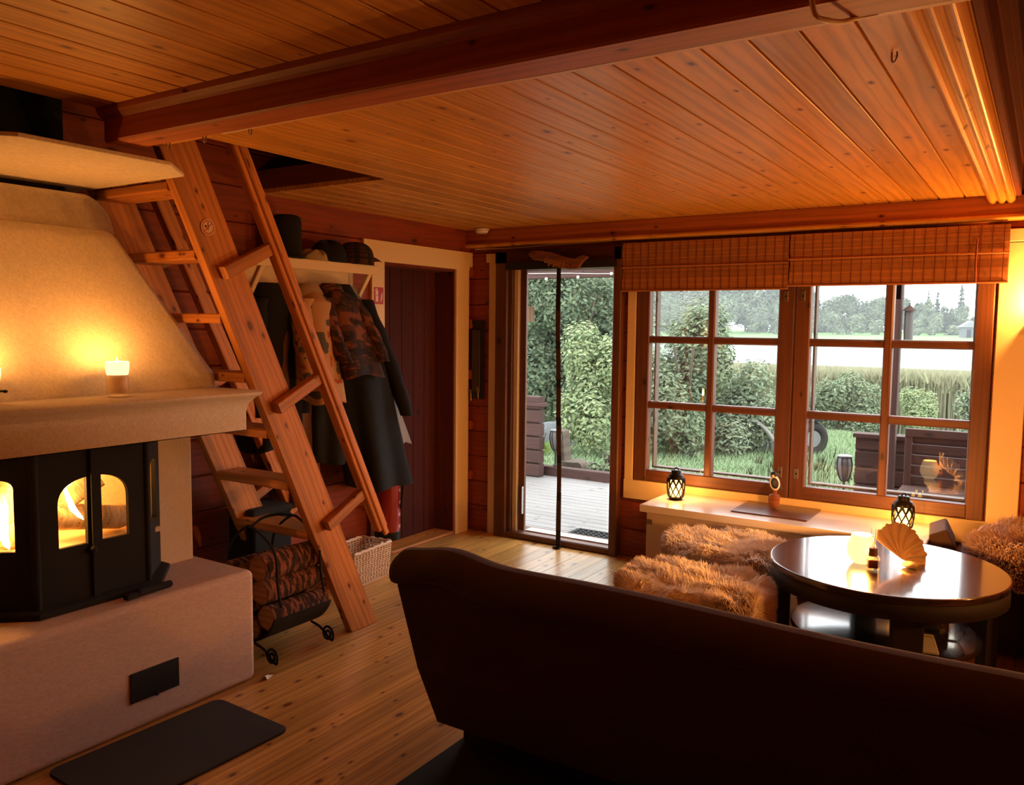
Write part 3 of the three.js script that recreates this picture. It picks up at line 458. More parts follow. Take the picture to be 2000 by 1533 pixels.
{
  const cloth = (r, g, b, map) => std({ map: map || rep(fabricTex, 6, 8), color: lin(r, g, b), roughness: 0.95, side: THREE.DoubleSide });
  const camo = dataTex(256, 256, (x, y) => { const n = fbm(x / 20, y / 20, 77, 3, 12.8, 12.8), m = fbm(x / 9, y / 12, 12, 3); return n > 0.56 ? [0.75, 0.55, 0.38] : m > 0.52 ? [0.36, 0.28, 0.18] : n < 0.42 ? [0.2, 0.13, 0.09] : [0.52, 0.36, 0.24]; });
  const print = dataTex(256, 256, (x, y) => { const n = fbm(x / 30, y / 26, 41, 3, 8.5, 9.8); return n > 0.67 ? [0.42, 0.46, 0.5] : n < 0.31 ? [0.8, 0.45, 0.36] : [0.9, 0.78, 0.62]; });
  garment('black_coat', 'black coat hanging at the left end of the coat shelf', [XL + 0.03, 1.72, -3.02], { w: 0.15, d: 0.10, len: 0.86, folds: 5, seed: 3, mat: cloth(0.004, 0.0035, 0.003) });
  garment('tan_coat', 'long tan coat hanging behind the ladder rail', [XL + 0.03, 1.70, -3.16], { w: 0.13, d: 0.09, len: 1.16, folds: 6, seed: 9, mat: cloth(0.20, 0.09, 0.04), out: 0.03 });
  garment('printed_shirt', 'light printed shirt with a pale collar among the coats', [XL + 0.10, 1.725, -3.24], { w: 0.12, d: 0.10, len: 0.62, folds: 4, seed: 14, mat: cloth(0.62, 0.46, 0.30, print), collarMat: cloth(0.55, 0.36, 0.2), cat: 'shirt', sides: [1], out: 0.06 });
  garment('camouflage_jacket', 'brown camouflage jacket hanging in the middle of the coats', [XL + 0.09, 1.735, -3.42], { w: 0.15, d: 0.10, len: 0.5, folds: 4, seed: 21, mat: cloth(0.34, 0.19, 0.10, camo), out: 0.10, skew: -0.08, cat: 'jacket' });
  garment('grey_jacket', 'grey jacket with a pale hem behind the black jacket', [XL + 0.06, 1.73, -3.58], { w: 0.165, d: 0.075, len: 0.94, folds: 4, seed: 31, mat: cloth(0.36, 0.32, 0.28), skew: -0.27, out: 0.07, flare: 0.2, cat: 'jacket', sleeves: false });
  garment('black_jacket', 'black rain jacket hanging nearest the hall door', [XL + 0.07, 1.735, -3.52], { w: 0.175, d: 0.11, len: 1.17, folds: 5, seed: 27, mat: cloth(0.0035, 0.0032, 0.003), skew: -0.19, out: 0.10, flare: 0.22, cat: 'jacket', sides: [-1], sleeve: 0.7 });
  garment('green_jacket', 'dark green jacket between the shirt and the black jacket', [XL + 0.05, 1.72, -3.34], { w: 0.11, d: 0.10, len: 0.98, folds: 5, seed: 37, mat: cloth(0.008, 0.009, 0.005), out: 0.05, sleeves: false, cat: 'jacket' });
}
// ---- fire extinguisher, its sign, basket
{
  const e = thing('fire_extinguisher', 'red fire extinguisher with a black base hung below the coats', 'extinguisher', [-3.485, 0.165, -3.93]);
  mesh('base_ring', lathe([[0.001, 0], [0.078, 0], [0.082, 0.004], [0.083, 0.05], [0.078, 0.056], [0.001, 0.056]], 36), M.blackMetal, e);
  const c = document.createElement('canvas'); c.width = 512; c.height = 256; const g = c.getContext('2d'); g.fillStyle = '#8c140c'; g.fillRect(0, 0, 512, 256); g.fillStyle = '#e8cfae'; g.font = 'bold 40px sans-serif'; g.fillText('NE', 172, 92); for (let k = 0; k < 12; k++) g.fillRect(150, 112 + k * 11, 60 + 30 * h2(k, 3, 1), 3); g.fillRect(150, 30, 96, 4); g.fillRect(150, 42, 70, 3);
  const t = new THREE.CanvasTexture(c); t.colorSpace = THREE.SRGBColorSpace; t.wrapS = THREE.RepeatWrapping;
  mesh('cylinder', lathe([[0.079, 0.05], [0.08, 0.06], [0.08, 0.42], [0.07, 0.465], [0.045, 0.49], [0.02, 0.5]], 40), phys({ map: t, roughness: 0.35, clearcoat: 0.6 }), e);
  mesh('valve', new THREE.CylinderGeometry(0.02, 0.02, 0.05, 16), M.blackMetal, e, [0, 0.52, 0]); mesh('lever', rbox(0.022, 0.012, 0.11, 0.004), M.blackMetal, e, [0, 0.548, 0.03], [0.25, 0, 0]); mesh('hose', tubeG([[0, 0.52, -0.02], [0.05, 0.5, -0.06], [0.085, 0.4, -0.05], [0.088, 0.2, -0.03]], 0.009, 24, 8), M.black, e);
  mesh('wall_bracket', rbox(0.03, 0.03, 0.12, 0.005), M.blackMetal, e, [-0.085, 0.3, 0]);
}
{
  const c = document.createElement('canvas'); c.width = 192; c.height = 256; const g = c.getContext('2d'); g.fillStyle = '#b3211a'; g.fillRect(0, 0, 192, 256); g.fillStyle = '#ecd9c0';
  g.fillRect(34, 66, 52, 156); g.beginPath(); g.arc(60, 66, 26, Math.PI, 0); g.fill(); g.fillRect(50, 22, 20, 20); g.lineWidth = 9; g.strokeStyle = '#ecd9c0'; g.beginPath(); g.arc(60, 60, 40, Math.PI, 1.6 * Math.PI); g.stroke(); g.fillStyle = '#b3211a'; g.fillRect(52, 112, 18, 20); g.fillStyle = '#ecd9c0';
  for (let k = 0; k < 4; k++) { g.beginPath(); g.moveTo(118 + k * 6, 226 - k * 30); g.quadraticCurveTo(150, 200 - k * 34, 170, 130 - k * 20); g.quadraticCurveTo(176, 180 - k * 30, 150, 214 - k * 30); g.closePath(); g.fill(); }
  const t = new THREE.CanvasTexture(c); t.colorSpace = THREE.SRGBColorSpace; const faces = std({ map: t, roughness: 0.5 });
  tag(mesh('extinguisher_sign', new THREE.PlaneGeometry(0.088, 0.106), faces, null, [XL + 0.0235, 1.712, -3.952], [0, QY, 0]), 'red fire extinguisher pictogram sign on the door casing', 'sign');
}
{
  const b = thing('wicker_basket', 'white wicker basket on the floor beneath the coats', 'basket', [-3.40, 0, -3.57], 0.1), wk = std({ color: lin(0.72, 0.60, 0.48), roughness: 0.8 }), strand = [];
  const w = 0.10, d = 0.16, H = 0.21, stakes = [];
  const per = (t) => { const L = 2 * (2 * w + 2 * d), s = ((t % 1) + 1) % 1 * L; if (s < 2 * d) return [w, d - s]; if (s < 2 * d + 2 * w) return [w - (s - 2 * d), -d]; if (s < 4 * d + 2 * w) return [-w, -d + (s - 2 * d - 2 * w)]; return [-w + (s - 4 * d - 2 * w), d]; };
  for (let k = 0; k < 40; k++) { const [x, z] = per(k / 40), pts = []; for (let j = 0; j <= 12; j++) { const y = 0.008 + (H - 0.01) * j / 12, e = 1 + 0.12 * j / 12; pts.push([x * e + 0.003 * Math.sin(j * Math.PI), y, z * e + 0.004 * Math.sin(j * 1.9 + k)]); } mesh('stake', tubeG(pts, 0.0062, 16, 6), wk, b); }
  for (let r = 0; r < 15; r++) { const pts = []; for (let k = 0; k < 80; k++) { const [x, z] = per(k / 80), e = (1 + 0.12 * r / 15) + ((k + r) % 2 ? 0.05 : -0.03); pts.push([x * e, 0.012 + r * 0.0135, z * e]); } strand.push(tubeG(pts, 0.0036, 160, 5, true)); }
  const wv = mesh('weave', merged(strand), wk, b); wv.userData.kind = 'stuff';
  const rim = []; for (let k = 0; k < 60; k++) { const [x, z] = per(k / 60); rim.push([x * 1.13, H + 0.003 * Math.sin(k * 2), z * 1.13]); } mesh('rim', tubeG(rim, 0.009, 120, 7, true), wk, b); mesh('bottom', boxG(2 * w, 0.008, 2 * d, 0, 0.006, 0), wk, b);
  tag(mesh('paper_box', rbox(0.05, 0.15, 0.10, 0.003), M.white, null, [-3.52, 0.076, -3.83]), 'small white box standing on the floor below the extinguisher', 'box');
}
// ---- firewood carrier
{
  const cx = -2.99, cz = -2.58, cr = thing('firewood_carrier', 'black wrought iron firewood carrier with scroll feet', 'log holder', [cx, 0, cz]);
  // trough: perforated half shell along z
  const nS = 26, R = 0.205, y0 = 0.30; const trough = []; for (let i = 0; i < nS; i++) { const a = Math.PI * (1.13 + 0.74 * i / (nS - 1)); trough.push(tubeG([[R * Math.cos(a), y0 + R * Math.sin(a), -0.17], [R * Math.cos(a), y0 + R * Math.sin(a), 0.17]], 0.0035, 2, 5)); }
  for (let j = 0; j < 30; j++) { const z = -0.17 + 0.34 * j / 29, pts = []; for (let i = 0; i <= 12; i++) { const a = Math.PI * (1.13 + 0.74 * i / 12); pts.push([R * Math.cos(a), y0 + R * Math.sin(a), z]); } trough.push(tubeG(pts, 0.003, 14, 5)); }
  mesh('mesh_trough', merged(trough), M.iron, cr).userData.kind = 'stuff';
  mesh('trough_sheet', grid(20, 1, (u, v) => { const a = Math.PI * (1.12 + 0.76 * u); return [(R + 0.006) * Math.cos(a), y0 + (R + 0.006) * Math.sin(a), lerp(-0.172, 0.172, v)]; }), std({ color: lin(0.014, 0.013, 0.012), roughness: 0.6, metalness: 0.4, side: THREE.DoubleSide }), cr);
  for (const z of [-0.17, 0.17]) for (const s of [-1, 1]) { const pts = []; for (let i = 0; i <= 24; i++) { const a = -QY + i / 24 * 3.4 * Math.PI, r = lerp(0.045, 0.012, i / 24); pts.push([s * (0.17 + r * Math.cos(a) * 0.9), 0.052 + r * Math.sin(a), z]); } mesh('scroll_foot', tubeG([[s * 0.06, y0 - R - 0.004, z], [s * 0.12, 0.075, z], ...pts.slice(2)], 0.006, 60, 7), M.iron, cr); }
  for (const z of [-0.13, 0.13]) { const pts = []; for (let i = 0; i <= 20; i++) { const a = Math.PI * i / 20; pts.push([0.19 * Math.cos(a), y0 - 0.03 + 0.34 * Math.sin(a), z + 0.012 * Math.sin(a * 6)]); } mesh('hoop', tubeG(pts, 0.006, 40, 7), M.iron, cr); }
  mesh('carry_handle', tubeG([[0, y0 + 0.31, -0.13], [0.01, y0 + 0.335, -0.05], [-0.01, y0 + 0.335, 0.05], [0, y0 + 0.31, 0.13]], 0.007, 20, 7), M.iron, cr);
  const barkT = dataTex(256, 256, (x, y) => { const n = fbm(x / 26, y / 8, 91, 4, 9.8, 32), m = fbm(x / 9, y / 5, 17, 3), w = lerp(0.35, 0.9, smooth(0.4, 0.62, n)); return [w * (0.8 + 0.4 * m), w * (0.6 + 0.4 * m), w * (0.42 + 0.4 * m)]; });
  const bark = std({ map: rep(barkT, 1, 1), color: lin(0.36, 0.20, 0.12), roughness: 1, bumpMap: rep(bumpRough, 2, 2), bumpScale: 0.008 }), endW = std({ map: pineB, color: lin(0.62, 0.27, 0.09), roughness: 0.9 });
  const spots = [[-0.10, 0.165, 0.058], [0.03, 0.152, 0.055], [0.125, 0.215, 0.056], [-0.02, 0.265, 0.06], [-0.135, 0.28, 0.055], [0.09, 0.325, 0.055], [-0.03, 0.38, 0.056], [0.075, 0.435, 0.062], [-0.11, 0.395, 0.045]];
  const where = ['lowest at the back', 'lowest at the front', 'second from the floor at the front', 'in the heart of the pile', 'at the back of the pile', 'third from the floor at the front', 'upper middle', 'topmost', 'upper back'];
  spots.forEach(([x, y, r], i) => {
    const g = new THREE.CylinderGeometry(r, r * 0.97, 0.33 + 0.03 * h2(i, 2, 3), 22, 4, true); const P = g.attributes.position; for (let k = 0; k < P.count; k++) { const a = Math.atan2(P.getZ(k), P.getX(k)), f = 1 + 0.10 * Math.sin(a * 3 + i) * 0.4 + 0.08 * (vnoise(Math.cos(a) * 3 + 5, Math.sin(a) * 3 + P.getY(k) * 9, i) - 0.5); P.setX(k, P.getX(k) * f); P.setZ(k, P.getZ(k) * f); } g.computeVertexNormals();
    const l = thing('firewood_log', 'bark covered firewood log in the iron carrier, ' + where[i], 'log', [cx + x, y, cz + 0.012 * Math.sin(i * 5)], 0, 'logs in the firewood carrier'); mesh('bark', g, bark, l, [0, 0, 0], [QY, 0.5 * i, 0]);
    for (const s of [-1, 1]) { const e = mesh('cut_end', new THREE.CircleGeometry(r * 1.0, 20), endW, l, [0, 0, s * 0.163], [0, s > 0 ? 0 : Math.PI, 0]); }
  });
  const w2 = thing('dark_chest', 'dark upright box standing against the wall behind the ladder', 'box', [-3.42, 0.0, -2.86]); mesh('panel', rbox(0.2, 0.54, 0.26, 0.02), std({ map: rep(fabricTex, 4, 4), color: lin(0.004, 0.0035, 0.003), roughness: 0.9 }), w2, [0, 0.271, 0]); mesh('lid', rbox(0.21, 0.05, 0.27, 0.02), M.black, w2, [0, 0.56, 0]);
  tag(mesh('paper_scrap', grid(8, 4, (u, v) => [0.03 * (u - 0.5), 0.004 + 0.02 * Math.sin(u * 3) * v, 0.06 * (v - 0.5)]), std({ color: lin(0.6, 0.5, 0.4), side: THREE.DoubleSide, roughness: 0.9 }), null, [-2.755, 0, -2.33], [0, 0.4, 0]), 'small curled paper scrap on the floor at the hearth corner', 'paper');
}
// ---- hooks, cables, smoke alarm, key board
{
  const hookG = () => { const pts = [[0, 0.03, 0], [0, 0.004, 0]]; for (let i = 0; i <= 14; i++) { const a = Math.PI * (1 - 1.45 * i / 14); pts.push([0, -0.004 - 0.016 + 0.0, 0]); pts.pop(); pts.push([0, -0.012 - 0.014 * Math.sin(Math.PI * i / 14 * 1.15), 0.014 - 0.014 * Math.cos(Math.PI * i / 14 * 1.15)]); } return tubeG(pts, 0.0023, 40, 6); };
  const put = (p, label) => tag(mesh('screw_hook', hookG(), M.hook, null, p, [0, 0.6, 0]), label, 'hook');
  put([-2.50, 2.131, -1.735], 'small screw hook under the beam end by the fireplace'); put([-2.31, 2.131, -1.735], 'middle screw hook under the beam by the ladder top'); put([-2.09, 2.131, -1.735], 'screw hook under the beam farthest from the fireplace'); put([-0.365, 2.219, -2.29], 'single screw hook in the ceiling boards near the right end');
  tag(mesh('beam_cable', tubeG([[-2.2, 2.121, -1.712], [-1.6, 2.124, -1.709], [-1.0, 2.122, -1.71], [-0.45, 2.123, -1.708], [0.2, 2.122, -1.71], [1.2, 2.122, -1.71]], 0.0042, 60, 6), M.cable, null), 'thin pale cable clipped under the long beam', 'cable');
  tag(mesh('hanging_cable', tubeG([[-0.385, 2.23, -1.574], [-0.387, 2.17, -1.572], [-0.388, 2.125, -1.572], [-0.382, 2.093, -1.582], [-0.366, 2.09, -1.61], [-0.35, 2.10, -1.66], [-0.33, 2.118, -1.70], [-0.30, 2.122, -1.709]], 0.0048, 40, 8), M.cable, null), 'loop of pale cable hanging down over the beam', 'cable');
  tag(mesh('wall_cable', tubeG([[-3.55, 2.085, ZB + 0.008], [-3.2, 2.082, ZB + 0.008], [-2.9, 2.088, ZB + 0.008], [-2.45, 2.09, ZB + 0.008]], 0.004, 30, 6), M.cable, null), 'thin cable running under the cornice over the terrace door', 'cable');
  const s = thing('smoke_alarm', 'round white smoke alarm on the ceiling in the far corner', 'smoke alarm', [-3.42, CY, -4.86]); mesh('housing', lathe([[0.001, -0.036], [0.034, -0.036], [0.044, -0.028], [0.046, -0.016], [0.052, -0.014], [0.053, -0.001], [0.001, -0.001]], 36), M.white, s); mesh('vent_ring', new THREE.TorusGeometry(0.045, 0.002, 6, 36), M.iron, s, [0, -0.016, 0], [QY, 0, 0]);
  const k = thing('key_board', 'dark carved key board with keys hanging beside the terrace door', 'key holder', [-3.52, 1.27, ZB]); mesh('back_board', rbox(0.11, 0.56, 0.022, 0.006), M.black, k, [0, 0, 0.012]); mesh('carved_panel', rbox(0.075, 0.46, 0.02, 0.008), std({ map: pineA, color: lin(0.035, 0.012, 0.006), roughness: 0.35 }), k, [0, 0, 0.028]); mesh('top_rail', rbox(0.13, 0.03, 0.035, 0.006), M.black, k, [0, 0.28, 0.018]);
  for (const [x, y] of [[-0.03, -0.22], [0.035, -0.2]]) { const p = mesh('key_hook', tubeG([[0, 0, 0], [0, -0.002, 0.022], [0, 0.012, 0.03]], 0.0022, 10, 6), M.chrome, k, [x, y, 0.035]); mesh('key_ring', new THREE.TorusGeometry(0.01, 0.0012, 6, 18), M.chrome, p, [0, -0.008, 0.02]); mesh('key', rbox(0.007, 0.055, 0.002, 0.0008, 1), M.chrome, p, [0.004, -0.045, 0.02], [0, 0, 0.06]); }
}

// ================================================================ WINDOW SIDE
// ---- roman blinds of bamboo slats
{
  const slatT = dataTex(64, 256, (x, y) => { const t = h2(0, Math.floor(y / 8), 8), n = vnoise(x / 9, y / 2, 2, 7), v = 0.72 + 0.22 * t + 0.1 * (n - 0.5); return [v, v * 0.97, v * 0.92]; });
  const bamboo = std({ map: slatT, color: lin(0.66, 0.27, 0.09), roughness: 0.75 }), cordM = std({ color: lin(0.16, 0.03, 0.012), roughness: 0.9 });
  const blind = (label, x0, x1, y0, y1, z) => {
    const b = thing('bamboo_blind', label, 'blind', [(x0 + x1) / 2, y0, z]), w = x1 - x0, H = y1 - y0, nF = 4;
    board('head_rail', b, M.frame, -w / 2 + 0.005, w / 2 - 0.005, H - 0.03, H, -0.03, -0.004, 'x');
    mesh('lining', boxG(w - 0.004, H - 0.01, 0.002, 0, H / 2 + 0.002, -0.008), bamboo, b);
    for (let f = 0; f < nF; f++) {                                        // pulled-up folds, each fold a curved sheet of slats
      const top = H - f * 0.012, bot = f === 0 ? 0.0 : 0.012 + 0.052 * f, n = Math.round((top - bot) / 0.0078), list = [];
      if (f > 0 && f < nF - 1) continue;
      for (let k = 0; k < n; k++) { const y = bot + (k + 0.5) * (top - bot) / n, zz = 0.006 * Math.sin((y / H) * Math.PI * 3.2) + (f === 0 ? 0.012 : 0); const g = boxG(w, 0.0066, 0.0024, 0, y, zz), U = g.attributes.uv; for (let i = 0; i < U.count; i++) U.setXY(i, U.getX(i) * w * 2, (k * 8 + 4 + 2 * (U.getY(i) - 0.5)) / 256); list.push(g); }
      mesh('slats', merged(list), bamboo, b).userData.kind = 'stuff';
    }
    for (const y of [0.006, 0.155]) mesh('fold_rod', bar(w + 0.004, rectSec(0.012, 0.009, 0.002)), bamboo, b, [0, y, 0.02 + 0.004 * Math.sin(y * 40)]);
    const n = Math.round(w / 0.0555); for (let k = 0; k <= n; k++) mesh('cord', boxG(0.0042, H - 0.006, 0.0016), cordM, b, [-w / 2 + 0.025 + (w - 0.05) * k / n, H / 2, 0.0225]);
    return b;
  };
  blind('bamboo blind over the left sash, next to the terrace door', -2.34, -1.285, 1.757, 2.07, ZB + 0.045);
  blind('bamboo blind over the right sash, lit at its right end', -1.272, -0.188, 1.772, 2.07, ZB + 0.062);
  tag(mesh('blind_pull', tubeG([[-0.33, 2.0, ZB + 0.095], [-0.333, 1.9, ZB + 0.097], [-0.33, 1.78, ZB + 0.095]], 0.006, 12, 6), cordM, null), 'dark pull cord hanging on the right blind', 'cord');
}
// ---- low cabinet under the window
{
  const c = thing('window_cabinet', 'low white cabinet with a glossy top under the window', 'cabinet', [-1.22, 0, -4.72]);
  mesh('top', rbox(1.54, 0.045, 0.49, 0.008), M.gloss, c, [0, 0.458, 0]);
  const bm = std({ color: lin(0.55, 0.40, 0.26), roughness: 0.5 });
  mesh('body', boxG(1.49, 0.36, 0.42, 0, 0.255, -0.02), bm, c); mesh('plinth', boxG(1.47, 0.075, 0.4, 0, 0.038, -0.03), M.frame, c);
  for (let k = 0; k < 3; k++) { const d = mesh('cabinet_door', rbox(0.485, 0.345, 0.018, 0.004), bm, c, [-0.493 + 0.493 * k, 0.255, 0.2]); for (const y of [0.12, -0.12]) mesh('hinge', rbox(0.035, 0.03, 0.008, 0.002), M.hook, d, [-0.225, y, 0.011]); mesh('knob', new THREE.SphereGeometry(0.012, 14, 10), M.hook, d, [0.2, 0, 0.018]); }
}
const CT = 0.4815;
// ---- flame lanterns
function lantern(p, label, turn) {
  const l = thing('flame_lantern', label, 'lantern', p, turn), R = 0.053, H = 0.19;
  const prof = (t) => R * (0.66 + 0.34 * Math.sin(Math.PI * clamp(0.12 + 0.8 * t)) ** 0.8 + (t > 0.85 ? -0.25 * (t - 0.85) / 0.15 : 0));
  const wall = M.blackMetal, bars = [], n = 9; const y0 = 0.016, y1 = 0.128;
  for (let k = 0; k < n; k++) for (const s of [-1, 1]) { const pts = []; for (let j = 0; j <= 10; j++) { const t = j / 10, a = (k / n) * 2 * Math.PI + s * t * 1.05, r = prof(t * 0.75 + 0.05); pts.push([r * Math.cos(a), lerp(y0, y1, t), r * Math.sin(a)]); } { const g = tubeG(pts, 0.0034, 12, 5), P = g.attributes.position, N = g.attributes.normal; for (let i = 0; i < P.count; i++) { const t = clamp((P.getY(i) - y0) / (y1 - y0)), k = 0.0046 * t * t * t; P.setXYZ(i, P.getX(i) + N.getX(i) * k, P.getY(i) + N.getY(i) * k, P.getZ(i) + N.getZ(i) * k); } bars.push(g); } }
  mesh('lattice', merged(bars), wall, l).userData.kind = 'stuff';
  mesh('foot', lathe([[0.001, 0], [0.038, 0], [0.04, 0.006], [prof(0.05) + 0.002, 0.016], [prof(0.05) - 0.002, 0.02], [0.001, 0.02]], 32), wall, l);
  mesh('shoulder', lathe([[prof(0.8), 0.126], [prof(0.8) + 0.001, 0.132], [0.044, 0.15], [0.034, 0.157], [0.03, 0.162], [0.03, 0.176], [0.024, 0.182], [0.001, 0.182]], 32), wall, l);
  mesh('handle_ring', new THREE.TorusGeometry(0.014, 0.004, 8, 20, Math.PI), wall, l, [0, 0.18, 0]);
  const glow = phys({ color: lin(0.9, 0.6, 0.3), roughness: 0.7, emissive: lin(5.5, 3.0, 0.75), emissiveIntensity: 1 }); mesh('glowing_diffuser', lathe([[0.001, 0.02], [0.03, 0.02], [0.036, 0.06], [0.034, 0.11], [0.028, 0.126], [0.001, 0.126]], 24), glow, l);
  const q = light(CD.lantern, [p[0], p[1] + 0.07, p[2]], 1.5); scene.add(q);
}
lantern([-1.865, CT, -4.735], 'black flame lantern glowing at the left end of the cabinet', 0.2);
lantern([-0.592, CT, -4.705], 'black flame lantern glowing at the right end of the cabinet', 0.9);
{
  tag(mesh('place_mat', rbox(0.425, 0.007, 0.335, 0.003), phys({ map: pineA, color: lin(0.14, 0.045, 0.02), roughness: 0.32, clearcoat: 0.5, clearcoatRoughness: 0.2 }), null, [-1.265, CT + 0.0036, -4.765]), 'brown wooden tray mat lying on the cabinet', 'mat');
  const b = thing('bird_figurine', 'small black and white bird figurine on a wooden post', 'figurine', [-1.287, CT + 0.0075, -4.80], 0.5); b.scale.setScalar(1.22);
  const wd = std({ map: pineB, color: lin(0.40, 0.12, 0.04), roughness: 0.8 }), wh = std({ color: lin(0.82, 0.74, 0.62), roughness: 0.6 }), bk = std({ color: lin(0.01, 0.01, 0.014), roughness: 0.5 });
  mesh('post', grid(20, 8, (u, v) => { const a = u * 2 * Math.PI, r = (v < 0.02 ? 0 : 0.026) * (1 + 0.12 * (fbm(u * 7, v * 5, 3, 2, 7) - 0.5) * 2) * (v > 0.98 ? 0.001 : 1) * (v > 0.8 ? 0.85 : 1); return [r * Math.cos(a), 0.075 * v, -r * Math.sin(a)]; }, true), wd, b);
  mesh('perch', new THREE.CylinderGeometry(0.006, 0.008, 0.02, 10), wd, b, [0.004, 0.083, 0]);
  const body = mesh('body', new THREE.SphereGeometry(0.03, 24, 18).scale(0.78, 1.25, 0.85), wh, b, [0, 0.122, 0], [0.0, 0, 0.18]); mesh('wing', new THREE.SphereGeometry(0.02, 18, 14).scale(0.9, 1.3, 0.35), bk, body, [-0.004, 0.002, 0.0195]); mesh('wing', new THREE.SphereGeometry(0.02, 18, 14).scale(0.9, 1.3, 0.35), bk, body, [-0.004, 0.002, -0.0195]);
  const hd = mesh('head', new THREE.SphereGeometry(0.016, 18, 14), bk, b, [-0.006, 0.162, 0]); mesh('beak', new THREE.ConeGeometry(0.004, 0.014, 8), M.hook, hd, [-0.018, -0.002, 0], [0, 0, QY]); mesh('cheek', new THREE.SphereGeometry(0.008, 12, 8).scale(1, 0.9, 0.4), wh, hd, [-0.004, -0.004, 0.0125]); mesh('tail', rbox(0.012, 0.035, 0.012, 0.003), bk, b, [0.024, 0.105, 0], [0, 0, 0.5]);
}
// ---- round coffee table
const TX = -0.543, TZ = -3.83, TY = 0.52, TR = 0.476;
{
  const t = thing('coffee_table', 'round dark polished coffee table with a lower shelf', 'table', [TX, 0, TZ]);
  const top = lathe([[0.001, TY], [TR - 0.006, TY], [TR - 0.001, TY - 0.002], [TR, TY - 0.006], [TR, TY - 0.024], [TR - 0.004, TY - 0.03], [0.001, TY - 0.03]].reverse(), 96);
  { const P = top.attributes.position, U = top.attributes.uv; for (let i = 0; i < P.count; i++) U.setXY(i, P.getX(i) / 1.2, P.getZ(i) / 0.96); }
  mesh('table_top', top, M.tableTop, t);
  mesh('apron', lathe([[TR - 0.05, TY - 0.03], [TR - 0.004, TY - 0.03], [TR - 0.004, TY - 0.095], [TR - 0.05, TY - 0.095], [TR - 0.05, TY - 0.03]].reverse(), 96), M.tableDark, t);
  mesh('shelf', lathe([[0.001, 0.243], [0.375, 0.243], [0.38, 0.238], [0.38, 0.222], [0.375, 0.217], [0.001, 0.217]].reverse(), 72), M.tableTop, t);
  for (let k = 0; k < 4; k++) { const a = 0.35 + k * QY, r = TR - 0.06; mesh('leg', rbox(0.115, TY - 0.04, 0.05, 0.006), M.tableDark, t, [r * Math.sin(a), (TY - 0.04) / 2 + 0.001, r * Math.cos(a)], [0, a, 0]); }
  const mag = thing('magazine', 'white magazine on the lower table shelf', 'magazine', [TX + 0.15, 0.2435, TZ + 0.15], 0.2); mesh('cover', rbox(0.15, 0.012, 0.21, 0.003), M.white, mag, [0, 0.0065, 0]); mesh('pages', boxG(0.148, 0.008, 0.2, 0.003, 0.0068, 0), M.white, mag);
  const jar = thing('glass_dish', 'clear glass dish on the lower table shelf', 'dish', [TX + 0.27, 0.2435, TZ + 0.03]); mesh('bowl', lathe([[0.001, 0.002], [0.03, 0.002], [0.05, 0.03], [0.055, 0.055], [0.052, 0.055], [0.046, 0.03], [0.028, 0.006], [0.001, 0.006]], 32), M.glass, jar); mesh('rim', new THREE.TorusGeometry(0.0535, 0.002, 8, 32), M.glass, jar, [0, 0.055, 0], [QY, 0, 0]);
  tag(mesh('dark_box', rbox(0.14, 0.07, 0.12, 0.006), M.tableDark, null, [TX + 0.17, 0.2785, TZ - 0.1], [0, 0.3, 0]), 'small dark box on the lower table shelf', 'box');
}
